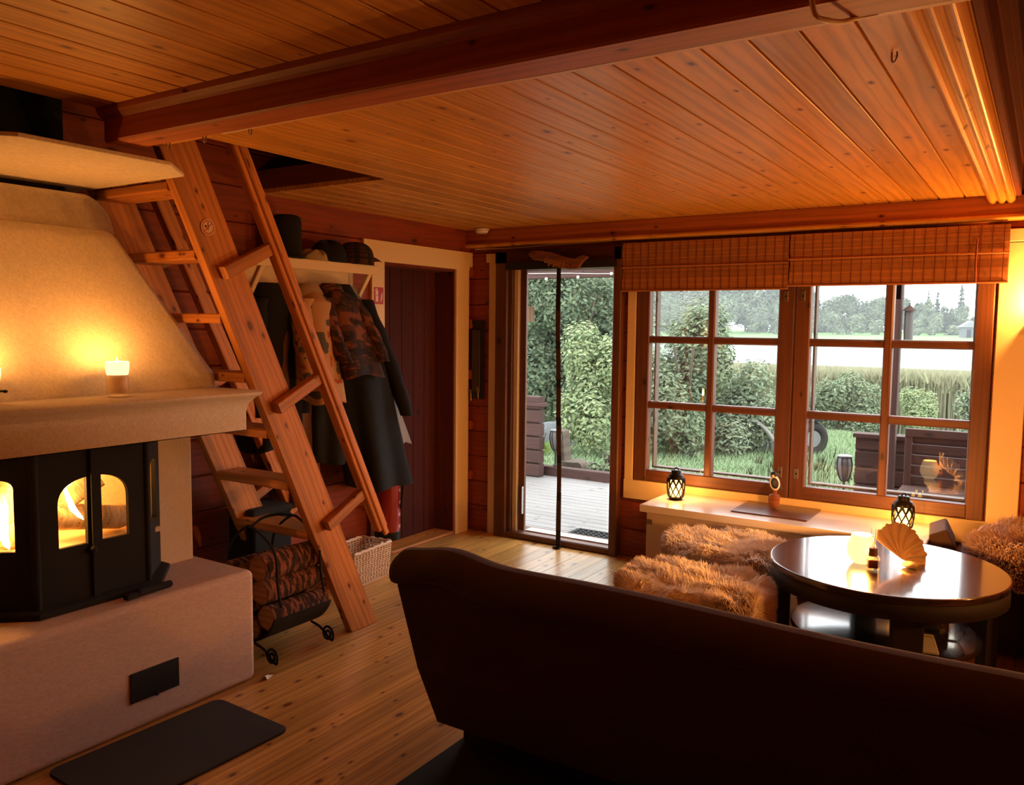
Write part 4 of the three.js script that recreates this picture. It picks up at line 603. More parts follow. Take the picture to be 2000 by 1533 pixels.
{ // candle bowl, diffuser, shell
  const p = [-0.632, TY + 0.0005, -3.775], c = thing('candle_bowl', 'frosted glass bowl glowing with a candle on the table', 'candle', p);
  const frost = phys({ color: lin(0.95, 0.86, 0.62), roughness: 0.6, emissive: lin(1.5, 1.02, 0.4), emissiveIntensity: 1, side: THREE.DoubleSide });
  mesh('bowl', lathe([[0.001, 0.002], [0.03, 0.002], [0.048, 0.02], [0.059, 0.05], [0.057, 0.08], [0.046, 0.112], [0.042, 0.12], [0.0435, 0.126], [0.0405, 0.126]], 40), frost, c);
  mesh('wax', new THREE.CylinderGeometry(0.05, 0.045, 0.03, 28), M.wax, c, [0, 0.04, 0]); mesh('flame', lathe([[0.0005, 0], [0.005, 0.007], [0.006, 0.014], [0.003, 0.024], [0.0005, 0.032]], 12), M.flame, c, [0, 0.058, 0]);
  const l = light(CD.bowl, [p[0], p[1] + 0.08, p[2]], 1.4); scene.add(l);
  const d = thing('reed_diffuser', 'small square reed diffuser bottle with sticks beside the candle', 'diffuser', [-0.572, TY + 0.0005, -3.695], 0.3), am = std({ color: lin(0.10, 0.02, 0.006), roughness: 0.3 });
  mesh('bottle', rbox(0.05, 0.058, 0.05, 0.006), phys({ color: lin(1, 0.9, 0.7), transmission: 1, roughness: 0.05, thickness: 0 }), d, [0, 0.03, 0]); mesh('oil', rbox(0.038, 0.036, 0.038, 0.003), am, d, [0, 0.027, 0]); mesh('collar', new THREE.CylinderGeometry(0.017, 0.019, 0.034, 18), std({ color: lin(0.2, 0.09, 0.03), roughness: 0.5 }), d, [0, 0.077, 0]);
  for (let k = 0; k < 5; k++) { const a = k * 1.3; mesh('reed', new THREE.CylinderGeometry(0.0014, 0.0014, 0.1, 6), M.wool, d, [0.007 * Math.cos(a), 0.125, 0.007 * Math.sin(a)], [0.16 * Math.sin(a), 0, -0.16 * Math.cos(a)]); }
  const s = thing('scallop_shell', 'large ribbed scallop shell standing on the table', 'shell', [-0.445, TY + 0.0005, -3.80], 0.0);
  const shell = (k) => (u, v) => { const a = lerp(-1.32, 1.32, u), rib = Math.sin(u * Math.PI * 15), r = 0.168 * v * (0.80 + 0.2 * Math.cos(a) + 0.035 * Math.abs(rib) * v), dish = 0.07 * Math.sin(v * 1.9) * Math.cos(a * 0.85); return [r * Math.sin(a) * 0.95, 0.012 + r * Math.cos(a) * 0.95 + 0.012 * (1 - v), -dish + 0.007 * rib * v + k]; };
  const sm = std({ color: lin(0.6, 0.42, 0.24), roughness: 0.55, side: THREE.DoubleSide });
  const g1 = grid(90, 20, shell(0.0)), g2 = grid(90, 20, shell(-0.004)); const m = mesh('shell_valve', merged([g1, g2]), sm, s, [-0.035, 0.012, 0.0], [-0.15, 0.72, -0.45]); mesh('stand', new THREE.SphereGeometry(0.028, 18, 12).scale(1.2, 0.5, 1), sm, s, [0, 0.0145, -0.012]);
}
// ---- sheepskins
function woolLock() { // one lock of wool, tapered and bent, along +Y
  const g = new THREE.CylinderGeometry(0.0006, 0.0034, 1, 4, 4, true); g.translate(0, 0.5, 0); const P = g.attributes.position; for (let i = 0; i < P.count; i++) { const t = P.getY(i); P.setX(i, P.getX(i) + 0.012 * t * t); P.setZ(i, P.getZ(i) + 0.004 * Math.sin(t * 7)); } g.computeVertexNormals(); return g;
}
const LOCK = woolLock();
function skin(parent, f, nu, nv, count, len, seed, mat, wrap = true) {
  mesh('hide', grid(nu, nv, f, wrap), mat, parent);
  const r = rng(seed), im = new THREE.InstancedMesh(LOCK, mat, count), m4 = new THREE.Matrix4(), q = new THREE.Quaternion(), col = new THREE.Color(), e = 1e-3; im.name = 'wool'; im.userData.kind = 'stuff'; shadows(im);
  for (let i = 0; i < count; i++) {
    const u = r(), v = 0.004 + 0.994 * Math.sqrt(r()), a = V3(...f(u, v)), b = V3(...f((u + e) % 1, v)), c = V3(...f(u, Math.max(0, v - e))), n = b.clone().sub(a).cross(c.clone().sub(a)).normalize(); if (n.y < -0.4 || (v < 0.45 && n.y < 0)) n.negate();
    const k = 4.2, ang = 7 * fbm(a.x * k + 20, a.z * k + 31 + a.y * 3, seed, 2), t = V3(Math.cos(ang), 0.0 - 0.6 * (1 - Math.abs(n.y)), Math.sin(ang)).multiplyScalar(1.25); n.add(t).add(V3(r() - 0.5, r() - 0.5, r() - 0.5).multiplyScalar(0.5)); if (n.y < 0 && a.y > 0.35) n.y *= -0.3; n.normalize();
    q.setFromUnitVectors(V3(0, 1, 0), n); const L = len * (0.6 + 0.7 * r()), w = 0.8 + 0.6 * r(); m4.compose(a.addScaledVector(n, -0.004), q, V3(w, L, w)); im.setMatrixAt(i, m4); const s = 0.82 + 0.18 * r(); im.setColorAt(i, col.setRGB(s, s * (0.96 + 0.04 * r()), s * (0.92 + 0.06 * r())));
  }
  parent.add(im); return im;
}
function furStool(label, p, rx, rz, H, hem, seed, turn) {
  const g = thing('sheepskin_stool', label, 'stool', p, turn);
  mesh('seat', new THREE.CylinderGeometry(Math.min(rx, rz) * 0.93, Math.min(rx, rz) * 0.93, 0.06, 32), M.frame, g, [0, H - 0.05, 0]); for (let k = 0; k < 4; k++) { const a = 0.8 + k * QY; mesh('leg', new THREE.CylinderGeometry(0.02, 0.016, H - 0.08, 12), M.frame, g, [0.66 * Math.min(rx, rz) * Math.cos(a), (H - 0.08) / 2 + 0.001, 0.66 * Math.min(rx, rz) * Math.sin(a)]); }
  const f = (u, v) => { const a = u * 2 * Math.PI, ca = Math.cos(a), sa = Math.sin(a), wob = 1 + 0.09 * (fbm(2 + Math.cos(a) * 1.3, 2 + Math.sin(a) * 1.3, seed, 2) - 0.5) * 2; const t = Math.min(1, v / 0.55), d = Math.max(0, (v - 0.55) / 0.45), sup = Math.pow(Math.pow(Math.abs(ca), 2.8) + Math.pow(Math.abs(sa), 2.8), -1 / 2.8);
    const r = Math.sin(t * QY * 0.93) / Math.sin(QY * 0.93) * wob * sup * (1 + 0.05 * d), drop = hem * d * (0.75 + 0.5 * fbm(4 + ca * 1.7, 4 + sa * 1.7, seed + 9, 2)); return [rx * r * ca, H - 0.018 * t ** 6 - drop - 0.012 * (1 - t) + 0.085 * (fbm(9 + ca * r * rx * 11, 9 + sa * r * rz * 26, seed + 3, 3) - 0.5) * (1 - 0.6 * d), -rz * r * sa]; };
  skin(g, f, 96, 60, 60000, 0.040, seed, M.wool);
}
furStool('cream sheepskin covered stool nearest the sofa', [-1.235, 0, -3.36], 0.295, 0.25, 0.435, 0.27, 5, 0.15);
furStool('cream sheepskin covered stool between cabinet and table', [-1.32, 0, -4.07], 0.285, 0.27, 0.43, 0.30, 15, -0.1);
// ---- armchair with a sheepskin, right of the table
{
  const c = thing('armchair', 'brown upholstered armchair at the right of the coffee table', 'armchair', [0.42, 0, -4.2]);
  mesh('seat', rbox(0.62, 0.22, 0.66, 0.05), M.chair, c, [0.03, 0.30, 0]); mesh('arm', rbox(0.13, 0.44, 0.7, 0.045), M.chair, c, [-0.35, 0.26, -0.02]); mesh('arm', rbox(0.13, 0.44, 0.7, 0.045), M.chair, c, [0.41, 0.26, 0]); mesh('backrest', rbox(0.78, 0.42, 0.16, 0.06), M.chair, c, [0.03, 0.27, -0.46]); for (const x of [-0.33, 0.39]) for (const z of [-0.4, 0.28]) mesh('foot', new THREE.CylinderGeometry(0.025, 0.02, 0.06, 12), M.frame, c, [x, 0.031, z]);
  const pf = thing('brown_pouf', 'low brown pouf under the sheepskin beside the cabinet', 'pouf', [-0.16, 0, -4.64]); mesh('cushion', rbox(0.3, 0.40, 0.46, 0.04), M.chair, pf, [0, 0.265, 0]); for (const x of [-0.1, 0.1]) for (const z of [-0.17, 0.17]) mesh('foot', new THREE.CylinderGeometry(0.016, 0.016, 0.07, 10), M.frame, pf, [x, 0.036, z]);
  const s = thing('sheepskin_throw', 'pinkish sheepskin throw spread over the armchair', 'sheepskin', [0.10, 0, -4.56], 0), f = (u, v) => { const a = u * 2 * Math.PI, ca = Math.cos(a), sa = Math.sin(a), t = v, x = 0.40 * t * ca * (1 + 0.1 * Math.sin(3 * a)), z = -0.31 * t * sa; const bump = 0.500 + 0.045 * smooth(0.02, -0.22, z); return [x, bump + 0.075 * (fbm(x * 12 + 5, z * 26 + 15, 4, 3) - 0.4) - 0.14 * smooth(0.86, 1.0, t), z]; };
  skin(s, f, 64, 30, 34000, 0.05, 29, std({ color: lin(0.66, 0.47, 0.38), roughness: 1 }));
  tag(mesh('brown_cushion', rbox(0.09, 0.11, 0.3, 0.012), std({ map: rep(fabricTex, 4, 4), color: lin(0.07, 0.024, 0.011), roughness: 0.9 }), null, [-0.40, 0.485, -4.66], [0, 0.1, 0.45]), 'brown cushion leaning between the cabinet and the armchair', 'cushion');
}
// ---- sconce shelf with a candle at the right edge of the picture
{
  const s = thing('wall_sconce', 'white wall shelf with a lit candle beside the window casing', 'sconce', [-0.035, 1.47, ZB]);
  mesh('shelf', rbox(0.13, 0.03, 0.13, 0.006), M.white, s, [0, 0.09, 0.088]); mesh('back_plate', rbox(0.05, 0.2, 0.02, 0.006), M.white, s, [0, 0, 0.013]); mesh('support', bar(0.12, rectSec(0.02, 0.02)), M.white, s, [0, 0.03, 0.06], [0, QY, 0]);
  const c = thing('sconce_candle', 'short lit candle on the white wall shelf', 'candle', [-0.015, 1.576, ZB + 0.088]); mesh('wax', new THREE.CylinderGeometry(0.022, 0.024, 0.075, 24), M.wax, c, [0, 0.038, 0]); mesh('flame', lathe([[0.0005, 0], [0.006, 0.008], [0.007, 0.016], [0.003, 0.03], [0.0005, 0.04]], 12), M.flame, c, [0, 0.08, 0]);
  const l = light(CD.sconce, [-0.015, 1.68, ZB + 0.10], 1.5); scene.add(l);
  const pl = thing('trailing_leaf', 'thin dark leaf tip beside the wall shelf', 'leaf', [-0.02, 1.585, ZB + 0.05]); mesh('leaf', grid(6, 10, (u, v) => [-0.09 * v, 0.02 + 0.03 * Math.sin(v * 2.2), 0.02 * (u - 0.5) * (1 - v) + 0.01]), std({ color: lin(0.03, 0.04, 0.015), side: THREE.DoubleSide, roughness: 0.7 }), pl); mesh('stem', new THREE.CylinderGeometry(0.002, 0.002, 0.03, 6), M.black, pl, [0, 0.01, 0.01]);
}
{ // added side table and candle, out of view, to keep the ceiling bright
  const t = thing('added_side_table', 'added small round side table out of view, right of the armchair', 'table', [1.25, 0, -3.55]); mesh('top', new THREE.CylinderGeometry(0.24, 0.24, 0.025, 40), M.tableDark, t, [0, 0.88, 0]); mesh('column', new THREE.CylinderGeometry(0.025, 0.03, 0.85, 16), M.tableDark, t, [0, 0.445, 0]); mesh('base', lathe([[0.001, 0], [0.18, 0], [0.18, 0.015], [0.03, 0.04], [0.001, 0.04]].reverse(), 32), M.tableDark, t);
  const c = thing('added_candle', 'added pillar candle out of view, put in to brighten the ceiling', 'candle', [1.25, 0.893, -3.55]); mesh('wax', new THREE.CylinderGeometry(0.04, 0.04, 0.16, 28), M.wax, c, [0, 0.081, 0]); mesh('flame', lathe([[0.0005, 0], [0.007, 0.009], [0.008, 0.018], [0.003, 0.034], [0.0005, 0.045]], 12), M.flame, c, [0, 0.165, 0]); scene.add(light(CD.addedCandle, [1.25, 1.11, -3.55], 1.5));
}
// ---- sofa seen from behind
{
  const x0 = -1.74, x1 = 0.75, s = thing('sofa', 'dark fabric sofa seen from behind in the foreground', 'sofa', [(x0 + x1) / 2, 0, -2.45]), W = x1 - x0, zc = 2.45;
  // leaning backrest: slab swept along x, its end slightly rounded
  const back = [[-2.21, 0.14], [-2.10, 0.375], [-2.0, 0.68], [-1.99, 0.725], [-2.05, 0.745], [-2.16, 0.72], [-2.24, 0.60], [-2.52, 0.40], [-2.56, 0.14]].map(([z, y]) => [z + zc, y]);
  const g = bar(W - 0.02, back); mesh('back', g, M.sofa, s);
  // soft rolled top
  const topY = (x) => 0.739 - 0.008 * smooth(-1.3, -0.2, x) + 0.030 * Math.exp(-(((x + 1.56) / 0.13) ** 2)) + 0.004 * Math.sin(x * 5);
  mesh('top_roll', grid(120, 18, (u, v) => { const x = lerp(x0 - 0.045, x1, u), a = v * 2 * Math.PI, e = smooth(0, 0.018, u) ** 0.5, ry = 0.052 * e, rz = 0.075 * e; return [x - (x0 + x1) / 2, topY(x) + ry * Math.cos(a) - 0.25 * rz * Math.sin(a) * 0.8, -2.045 + zc + rz * Math.sin(a)]; }), M.sofa, s);
  mesh('seat', rbox(W - 0.3, 0.14, 0.62, 0.05), M.sofa, s, [0, 0.24, -0.28]); for (let k = 0; k < 3; k++) mesh('seat_cushion', rbox((W - 0.34) / 3 - 0.01, 0.12, 0.56, 0.045), M.sofa, s, [-(W - 0.34) / 3 + k * (W - 0.34) / 3, 0.34, -0.26]);
  for (const k of [-1, 1]) mesh('arm', rbox(0.16, 0.30, 0.62, 0.06), M.sofa, s, [k * (W / 2 - 0.1), 0.25, -0.33]);
  mesh('plinth', rbox(W - 0.06, 0.125, 0.46, 0.012), M.black, s, [0, 0.083, -0.11]); mesh('runner', rbox(W - 0.02, 0.02, 0.98, 0.006), M.black, s, [0, 0.0105, 0.0]);
}

// ================================================================ DOOR SCREEN
{
  const s = thing('insect_screen', 'dark mesh insect screen hung in the terrace doorway', 'screen', [-2.79, 0, ZB + 0.085]);
  const netT = (() => { const n = 64, d = new Uint8Array(n * n * 4); for (let y = 0; y < n; y++) for (let x = 0; x < n; x++) { const a = (x % 32 < 4 || y % 32 < 4) ? 190 : 10, i = (y * n + x) * 4; d[i] = d[i + 1] = d[i + 2] = a; d[i + 3] = 255; } const t = new THREE.DataTexture(d, n, n); t.wrapS = t.wrapT = THREE.RepeatWrapping; t.magFilter = THREE.LinearFilter; t.needsUpdate = true; return t; })();
  const net = (w, h) => { const t = rep(netT, w / 0.024, h / 0.024); return std({ color: lin(0.03, 0.03, 0.03), alphaMap: t, transparent: true, opacity: 0.5, roughness: 0.9, side: THREE.DoubleSide }); };
  for (const [a, b] of [[-0.40, 0.0], [0.03, 0.39]]) { const w = b - a, g = grid(24, 10, (u, v) => [a + w * u, 0.05 + 1.9 * v, 0.008 * Math.sin(u * 9 + v * 2)]); mesh('net_panel', g, net(w, 1.9), s); }
  const dk = M.black, lt = std({ map: rep(fabricTex, 1, 6), color: lin(0.11, 0.055, 0.04), roughness: 0.9 });
  const xs = (y) => 0.018 + 0.010 * Math.sin(y * 2.3 + 0.8) - 0.006 * y; let y = 0.0; const piece = (h, m, n) => { const a = y, b = y + h; mesh(n, grid(2, 6, (u, v) => { const yy = lerp(a, b, v); return [xs(yy) + (u - 0.5) * 0.034, yy + 0.001, 0.016 + 0.004 * Math.sin(yy * 9)]; }), m, s); mesh(n, boxG(0.03, h, 0.006, xs((a + b) / 2), (a + b) / 2 + 0.001, 0.011), m, s); y = b; };
  piece(0.13, dk, 'magnet_tab'); for (let k = 0; k < 6; k++) { piece(0.205, lt, 'edge_tape'); piece(0.055, dk, 'magnet_tab'); } piece(0.23, dk, 'edge_tape');
  mesh('header_band', boxG(0.86, 0.05, 0.006, -0.01, 1.945, 0), dk, s); mesh('bottom_tab', boxG(0.05, 0.012, 0.03, 0.018, 0.008, 0.02), dk, s);
}
{ // driftwood sign over the door
  const s = thing('driftwood_sign', 'driftwood sign with carved lettering above the terrace door', 'sign', [-2.80, 1.975, ZB + 0.085]), sh = new THREE.Shape(); [[-0.225, 0.045], [-0.19, 0.015], [-0.10, 0.0], [0.0, -0.045], [0.10, -0.058], [0.155, -0.055], [0.185, -0.015], [0.222, 0.012], [0.19, 0.02], [0.13, -0.002], [0.03, 0.02], [-0.05, 0.048], [-0.14, 0.062], [-0.2, 0.064]].forEach(([x, y], i) => i ? sh.lineTo(x, y) : sh.moveTo(x, y)); sh.closePath();
  mesh('driftwood', new THREE.ExtrudeGeometry(sh, { depth: 0.02, bevelEnabled: true, bevelThickness: 0.006, bevelSize: 0.006, bevelSegments: 3 }), std({ map: pineB, color: lin(0.34, 0.13, 0.06), roughness: 0.9 }), s);
  const font = await new FontLoader().loadAsync('fonts/droid/droid_serif_bold.typeface.json'); const tg = new TextGeometry('öppet', { font, size: 0.042, depth: 0.003, curveSegments: 4 }); mesh('lettering', tg, std({ color: lin(0.40, 0.19, 0.09), roughness: 0.9 }), s, [-0.105, -0.012, 0.0265], [0, 0, -0.26]);
  mesh('cord', tubeG([[-0.12, 0.055, 0.01], [-0.02, 0.075, 0.004], [0.08, 0.02, 0.01]], 0.0025, 14, 6), M.black, s);
}

// ================================================================ OUTSIDE
const redWood = std({ map: pineA, color: lin(0.085, 0.034, 0.026), roughness: 0.85 }), greyDeck = std({ map: pineA, color: lin(0.30, 0.30, 0.31), roughness: 0.6 });
const DY = -0.08;
{
  const d = struct('deck', 'pale grey timber terrace deck', 'deck');
  for (let k = 0; k < 20; k++) board('deck_board', d, greyDeck, -6.2, 2.4, DY - 0.03, DY, -5.27 - 0.118 * (k + 1) + 0.009, -5.27 - 0.118 * k, 'x', 0.003);
  mesh('joist_bed', boxG(8.6, 0.2, 2.6, -1.9, -0.26, -6.45), M.black, d);
  board('border_beam', d, redWood, -6.2, -1.36, DY - 0.2, 0.02, -7.72, -7.62, 'x', 0.006);
}
function railing(label, x0, x1, y1, z) { const r = thing('deck_railing', label, 'railing', [x0, DY, z]); for (let k = 0; DY + 0.145 * k < y1 - 0.05; k++) board('rail_plank', r, redWood, 0, x1 - x0, 0.002 + 0.145 * k, 0.14 + 0.145 * k, -0.06 + (k % 2 ? 0.006 : 0), 0.05, 'x', 0.012); board('rail_cap', r, redWood, -0.02, x1 - x0 + 0.03, y1 - DY - 0.02, y1 - DY + 0.015, -0.08, 0.07, 'x', 0.004); }
railing('red plank railing at the left of the deck, seen through the door', -6.0, -4.48, 0.70, -7.5);
railing('red plank railing by the post, seen through the right sash', -1.34, -0.05, 0.63, -7.55);
{
  const p = thing('porch_post', 'square porch post outside the right sash', 'post', [-1.06, DY, -7.42]); board('shaft', p, redWood, -0.045, 0.045, 0.001, 2.1, -0.045, 0.045, 'y'); board('brace', p, redWood, -0.04, 0.04, 1.86, 2.1, -0.12, 0.045, 'y');
  const q = thing('porch_beam', 'dark red porch beam with a string of small lamps across the terrace', 'beam', [-2.2, 2.0, -7.42]); board('beam', q, redWood, -4.2, 4.2, 0.021, 0.2, -0.05, 0.05, 'x'); for (let k = 0; k < 10; k++) mesh('string_lamp', new THREE.SphereGeometry(0.016, 10, 8), M.white, q, [-2.9 + 0.37 * k, 0.03 + 0.02 * Math.sin(k * 2), 0.068]); mesh('lamp_wire', tubeG([[-4, 0.08, 0.056], [-2, 0.07, 0.056], [-1.4, 0.05, 0.056], [0, 0.07, 0.056], [4, 0.06, 0.056]], 0.003, 30, 5), M.white, q);
  const p2 = thing('porch_post', 'square porch post hidden beyond the door casing', 'post', [-5.6, DY, -7.36]); board('shaft', p2, redWood, -0.045, 0.045, 0.001, 2.1, -0.045, 0.045, 'y'); board('brace', p2, redWood, -0.04, 0.04, 1.86, 2.1, -0.12, 0.045, 'y');
  const l = thing('rattan_lantern', 'small rattan lantern hanging outside the terrace door', 'lantern', [-4.61, 1.57, -7.42]), rt = std({ map: rep(fabricTex, 3, 6), color: lin(0.2, 0.11, 0.055), roughness: 0.9 }); mesh('shade', new THREE.CylinderGeometry(0.055, 0.06, 0.15, 20, 1, true), rt, l, [0, 0.08, 0]); mesh('lid', new THREE.CylinderGeometry(0.062, 0.062, 0.012, 20), rt, l, [0, 0.16, 0]); mesh('hanger', new THREE.CylinderGeometry(0.002, 0.002, 0.28, 6), M.black, l, [0, 0.30, 0]); for (let k = 0; k < 8; k++) { const a = k * 0.785; mesh('rib', boxG(0.004, 0.15, 0.004, 0.058 * Math.cos(a), 0.08, 0.058 * Math.sin(a)), redWood, l); }
  const bf = thing('bird_feeder', 'bird feeder tube hanging on the porch post', 'bird feeder', [-0.96, 1.45, -7.42]); mesh('tube', new THREE.CylinderGeometry(0.035, 0.035, 0.24, 16), std({ color: lin(0.12, 0.12, 0.11), roughness: 0.6 }), bf, [0, 0.12, 0]); mesh('roof', new THREE.ConeGeometry(0.055, 0.05, 16), redWood, bf, [0, 0.262, 0]); mesh('hanger', new THREE.CylinderGeometry(0.002, 0.002, 0.36, 6), M.black, bf, [0, 0.46, 0]);
}
{ // slatted bench back
  const b = thing('slatted_bench', 'dark brown slatted garden bench outside the right sash', 'bench', [-0.45, DY, -6.95]), bw = std({ map: pineA, color: lin(0.085, 0.035, 0.024), roughness: 0.7 });
  for (const x of [-0.43, 0.55]) board('back_post', b, bw, x, x + 0.05, 0.001, 0.84, 0.0, 0.045, 'y'); for (let k = 0; k < 9; k++) board('back_slat', b, bw, -0.38, 0.55, 0.10 + 0.082 * k, 0.168 + 0.082 * k, 0.008, 0.03, 'x', 0.004); board('top_rail', b, bw, -0.43, 0.6, 0.80, 0.86, -0.005, 0.05, 'x');
  for (let k = 0; k < 4; k++) board('seat_slat', b, bw, -0.43, 0.6, 0.40, 0.425, 0.06 + 0.1 * k, 0.15 + 0.1 * k, 'x'); for (const x of [-0.43, 0.55]) board('front_leg', b, bw, x, x + 0.05, 0.001, 0.4, 0.41, 0.455, 'y'); 
}
function torch(p, label) {
  const t = thing('garden_torch', label, 'garden light', p), sh = std({ color: lin(0.025, 0.022, 0.02), roughness: 0.5 }), gl = std({ color: lin(0.12, 0.115, 0.11), roughness: 0.7 });
  mesh('cup', lathe([[0.001, 0.17], [0.02, 0.17], [0.044, 0.21], [0.062, 0.28], [0.064, 0.33], [0.054, 0.385], [0.001, 0.385]], 28), gl, t); for (let k = 0; k < 8; k++) { const a = k * 0.785, pts = [[0.022, 0.168], [0.047, 0.21], [0.066, 0.28], [0.068, 0.33], [0.057, 0.388]].map(([r, y]) => [r * Math.cos(a + (y - 0.17)), y, r * Math.sin(a + (y - 0.17))]); mesh('rib', tubeG(pts, 0.005, 12, 6), sh, t); }
  mesh('lid', lathe([[0.001, 0.402], [0.05, 0.402], [0.06, 0.396], [0.06, 0.384], [0.001, 0.384]].reverse(), 28), std({ color: lin(0.2, 0.2, 0.21), roughness: 0.3 }), t); mesh('stem', lathe([[0.001, 0], [0.03, 0], [0.028, 0.012], [0.012, 0.03], [0.012, 0.15], [0.022, 0.175], [0.001, 0.175]].reverse(), 20), sh, t);
}
torch([-4.40, 0.0205, -7.67], 'solar garden torch standing on the deck edge, seen through the door'); torch([-1.455, 0.0205, -7.67], 'solar garden torch beside the red railing, seen through the window');
{
  const m = thing('door_mat', 'black rubber ring mat on the deck outside the door', 'mat', [-2.68, DY, -5.52]), rb = std({ color: lin(0.015, 0.015, 0.016), roughness: 0.8 }), list = []; for (let i = 0; i < 16; i++) for (let j = 0; j < 8; j++) { const g = new THREE.TorusGeometry(0.020, 0.0055, 5, 10); g.rotateX(QY); g.translate(-0.34 + 0.045 * i, 0.006, -0.16 + 0.045 * j); list.push(g); } mesh('rubber_rings', merged(list), rb, m).userData.kind = 'stuff'; for (const [w, d, x, z] of [[0.74, 0.02, 0, -0.19], [0.74, 0.02, 0, 0.19], [0.02, 0.36, -0.37, 0], [0.02, 0.36, 0.37, 0]]) mesh('edge', boxG(w, 0.012, d, x, 0.007, z), rb, m);
}
// ---- garden
const groundY = (x, z) => { const t = smooth(-15, -27, z); return lerp(-0.42, -1.45, t) + 0.05 * (fbm(x * 0.5 + 40, z * 0.5 + 60, 5, 3) - 0.5) * 2; };
{
  const g = grid(90, 60, (u, v) => { const x = lerp(-45, 30, u), z = lerp(-5.6, -36, v); return [x, z > -7.7 ? -0.5 : groundY(x, z), z]; });
  const gt = dataTex(256, 256, (x, y) => { const n = fbm(x / 24, y / 24, 3, 4, 10.6, 10.6), m = vnoise(x, y, 5); const v = 0.6 + 0.5 * n + 0.2 * (m - 0.5); return [v * 0.78, v, v * 0.66]; });
  const gm = std({ map: rep(gt, 30, 14), color: lin(0.15, 0.22, 0.13), roughness: 1 }); const l = mesh('lawn', g, gm); tag(l, 'green lawn between the deck and the reeds', 'lawn', null, 'structure');
  const far = grid(40, 6, (u, v) => { const x = lerp(-420, 260, u), z = lerp(-176, -330, v) + 6 * Math.sin(u * 23); return [x, lerp(-1.6, 1.2, smooth(0, 0.3, v)), z]; }); tag(mesh('far_shore', far, std({ map: rep(gt, 60, 20), color: lin(0.30, 0.34, 0.25), roughness: 1 })), 'pale green meadow on the far shore of the lake', 'meadow', null, 'structure');
  const wt = dataTex(256, 256, (x, y) => { const n = fbm(x / 16, y / 6, 8, 4, 16, 42.6); return [n, n, n]; }, false);
  const water = mesh('lake', new THREE.PlaneGeometry(900, 500, 1, 1), phys({ color: lin(0.10, 0.13, 0.13), roughness: 0.12, bumpMap: rep(wt, 120, 60), bumpScale: 0.25 }), null, [-80, -1.3, -275], [-QY, 0, 0]); tag(water, 'bright calm lake reflecting the white sky', 'lake', null, 'structure');
}
// foliage: leaf cards scattered through lobes
function leaves(n, lobes, size, seed, shell = 0.55) {
  const r = rng(seed), pos = new Float32Array(n * 18), nor = new Float32Array(n * 18), col = new Float32Array(n * 18); let o = 0; const vol = lobes.map(l => l[3] * l[4] * l[5]), sum = vol.reduce((a, b) => a + b, 0);
  for (let i = 0; i < n; i++) {
    let k = 0, t = r() * sum; while (t > vol[k] && k < lobes.length - 1) t -= vol[k++]; const [cx, cy, cz, rx, ry, rz] = lobes[k];
    const d = V3(r() * 2 - 1, r() * 2 - 1, r() * 2 - 1).normalize(), q = shell + (1 - shell) * r() + 0.12 * (r() - 0.5), p = V3(cx + rx * d.x * q, cy + ry * d.y * q, cz + rz * d.z * q);
    const a = V3(r() - 0.5, r() * 0.6 - 0.3, r() - 0.5).normalize(), nn = d.clone().add(V3(r() - 0.5, 0.5 * r() + 0.2, r() - 0.5).multiplyScalar(1.3)).normalize(), b = V3().crossVectors(a, nn).normalize(), s = size * (0.55 + 0.8 * r()); a.crossVectors(nn, b).normalize();
    const c = [p.clone().addScaledVector(a, -s), p.clone().addScaledVector(b, s * 0.45), p.clone().addScaledVector(a, s), p.clone().addScaledVector(b, -s * 0.45)];
    const sh = 0.7 + 0.6 * r(), wm = 0.92 + 0.16 * r(); for (const j of [0, 1, 2, 0, 2, 3]) { c[j].toArray(pos, o); nn.toArray(nor, o); col[o] = sh * wm; col[o + 1] = sh; col[o + 2] = sh / wm; o += 3; }
  }
  const g = new THREE.BufferGeometry(); g.setAttribute('position', new THREE.BufferAttribute(pos, 3)); g.setAttribute('normal', new THREE.BufferAttribute(nor, 3)); g.setAttribute('color', new THREE.BufferAttribute(col, 3)); return g;
}
const leafM = (r, g, b, v = true) => phys({ vertexColors: v, color: lin(r, g, b), roughness: 0.9, transmission: 0.3, thickness: 0, side: THREE.DoubleSide, specularIntensity: 0.2 });
const barkM = std({ color: lin(0.10, 0.075, 0.055), roughness: 1 });
const LM = { dark: leafM(0.13, 0.17, 0.10), mid: leafM(0.19, 0.235, 0.14), light: leafM(0.27, 0.33, 0.17), pale: leafM(0.235, 0.28, 0.18), spruce: leafM(0.08, 0.10, 0.07), reed: leafM(0.345, 0.345, 0.24, false) };
function lobesFor(w, h, d, n, seed, low) { const r = rng(seed), L = []; for (let i = 0; i < n; i++) { const a = r() * 6.283, q = Math.sqrt(r()) * 0.62, y = (low ? 0.06 : 0.18) + (low ? 0.76 : 0.66) * r(); const k = 0.30 + 0.16 * r(); L.push([w * q * Math.cos(a) * (1.1 - 0.4 * y), h * y, d * q * Math.sin(a) * (1.1 - 0.4 * y), w * k, h * k * 0.62, d * k]); } return L; }
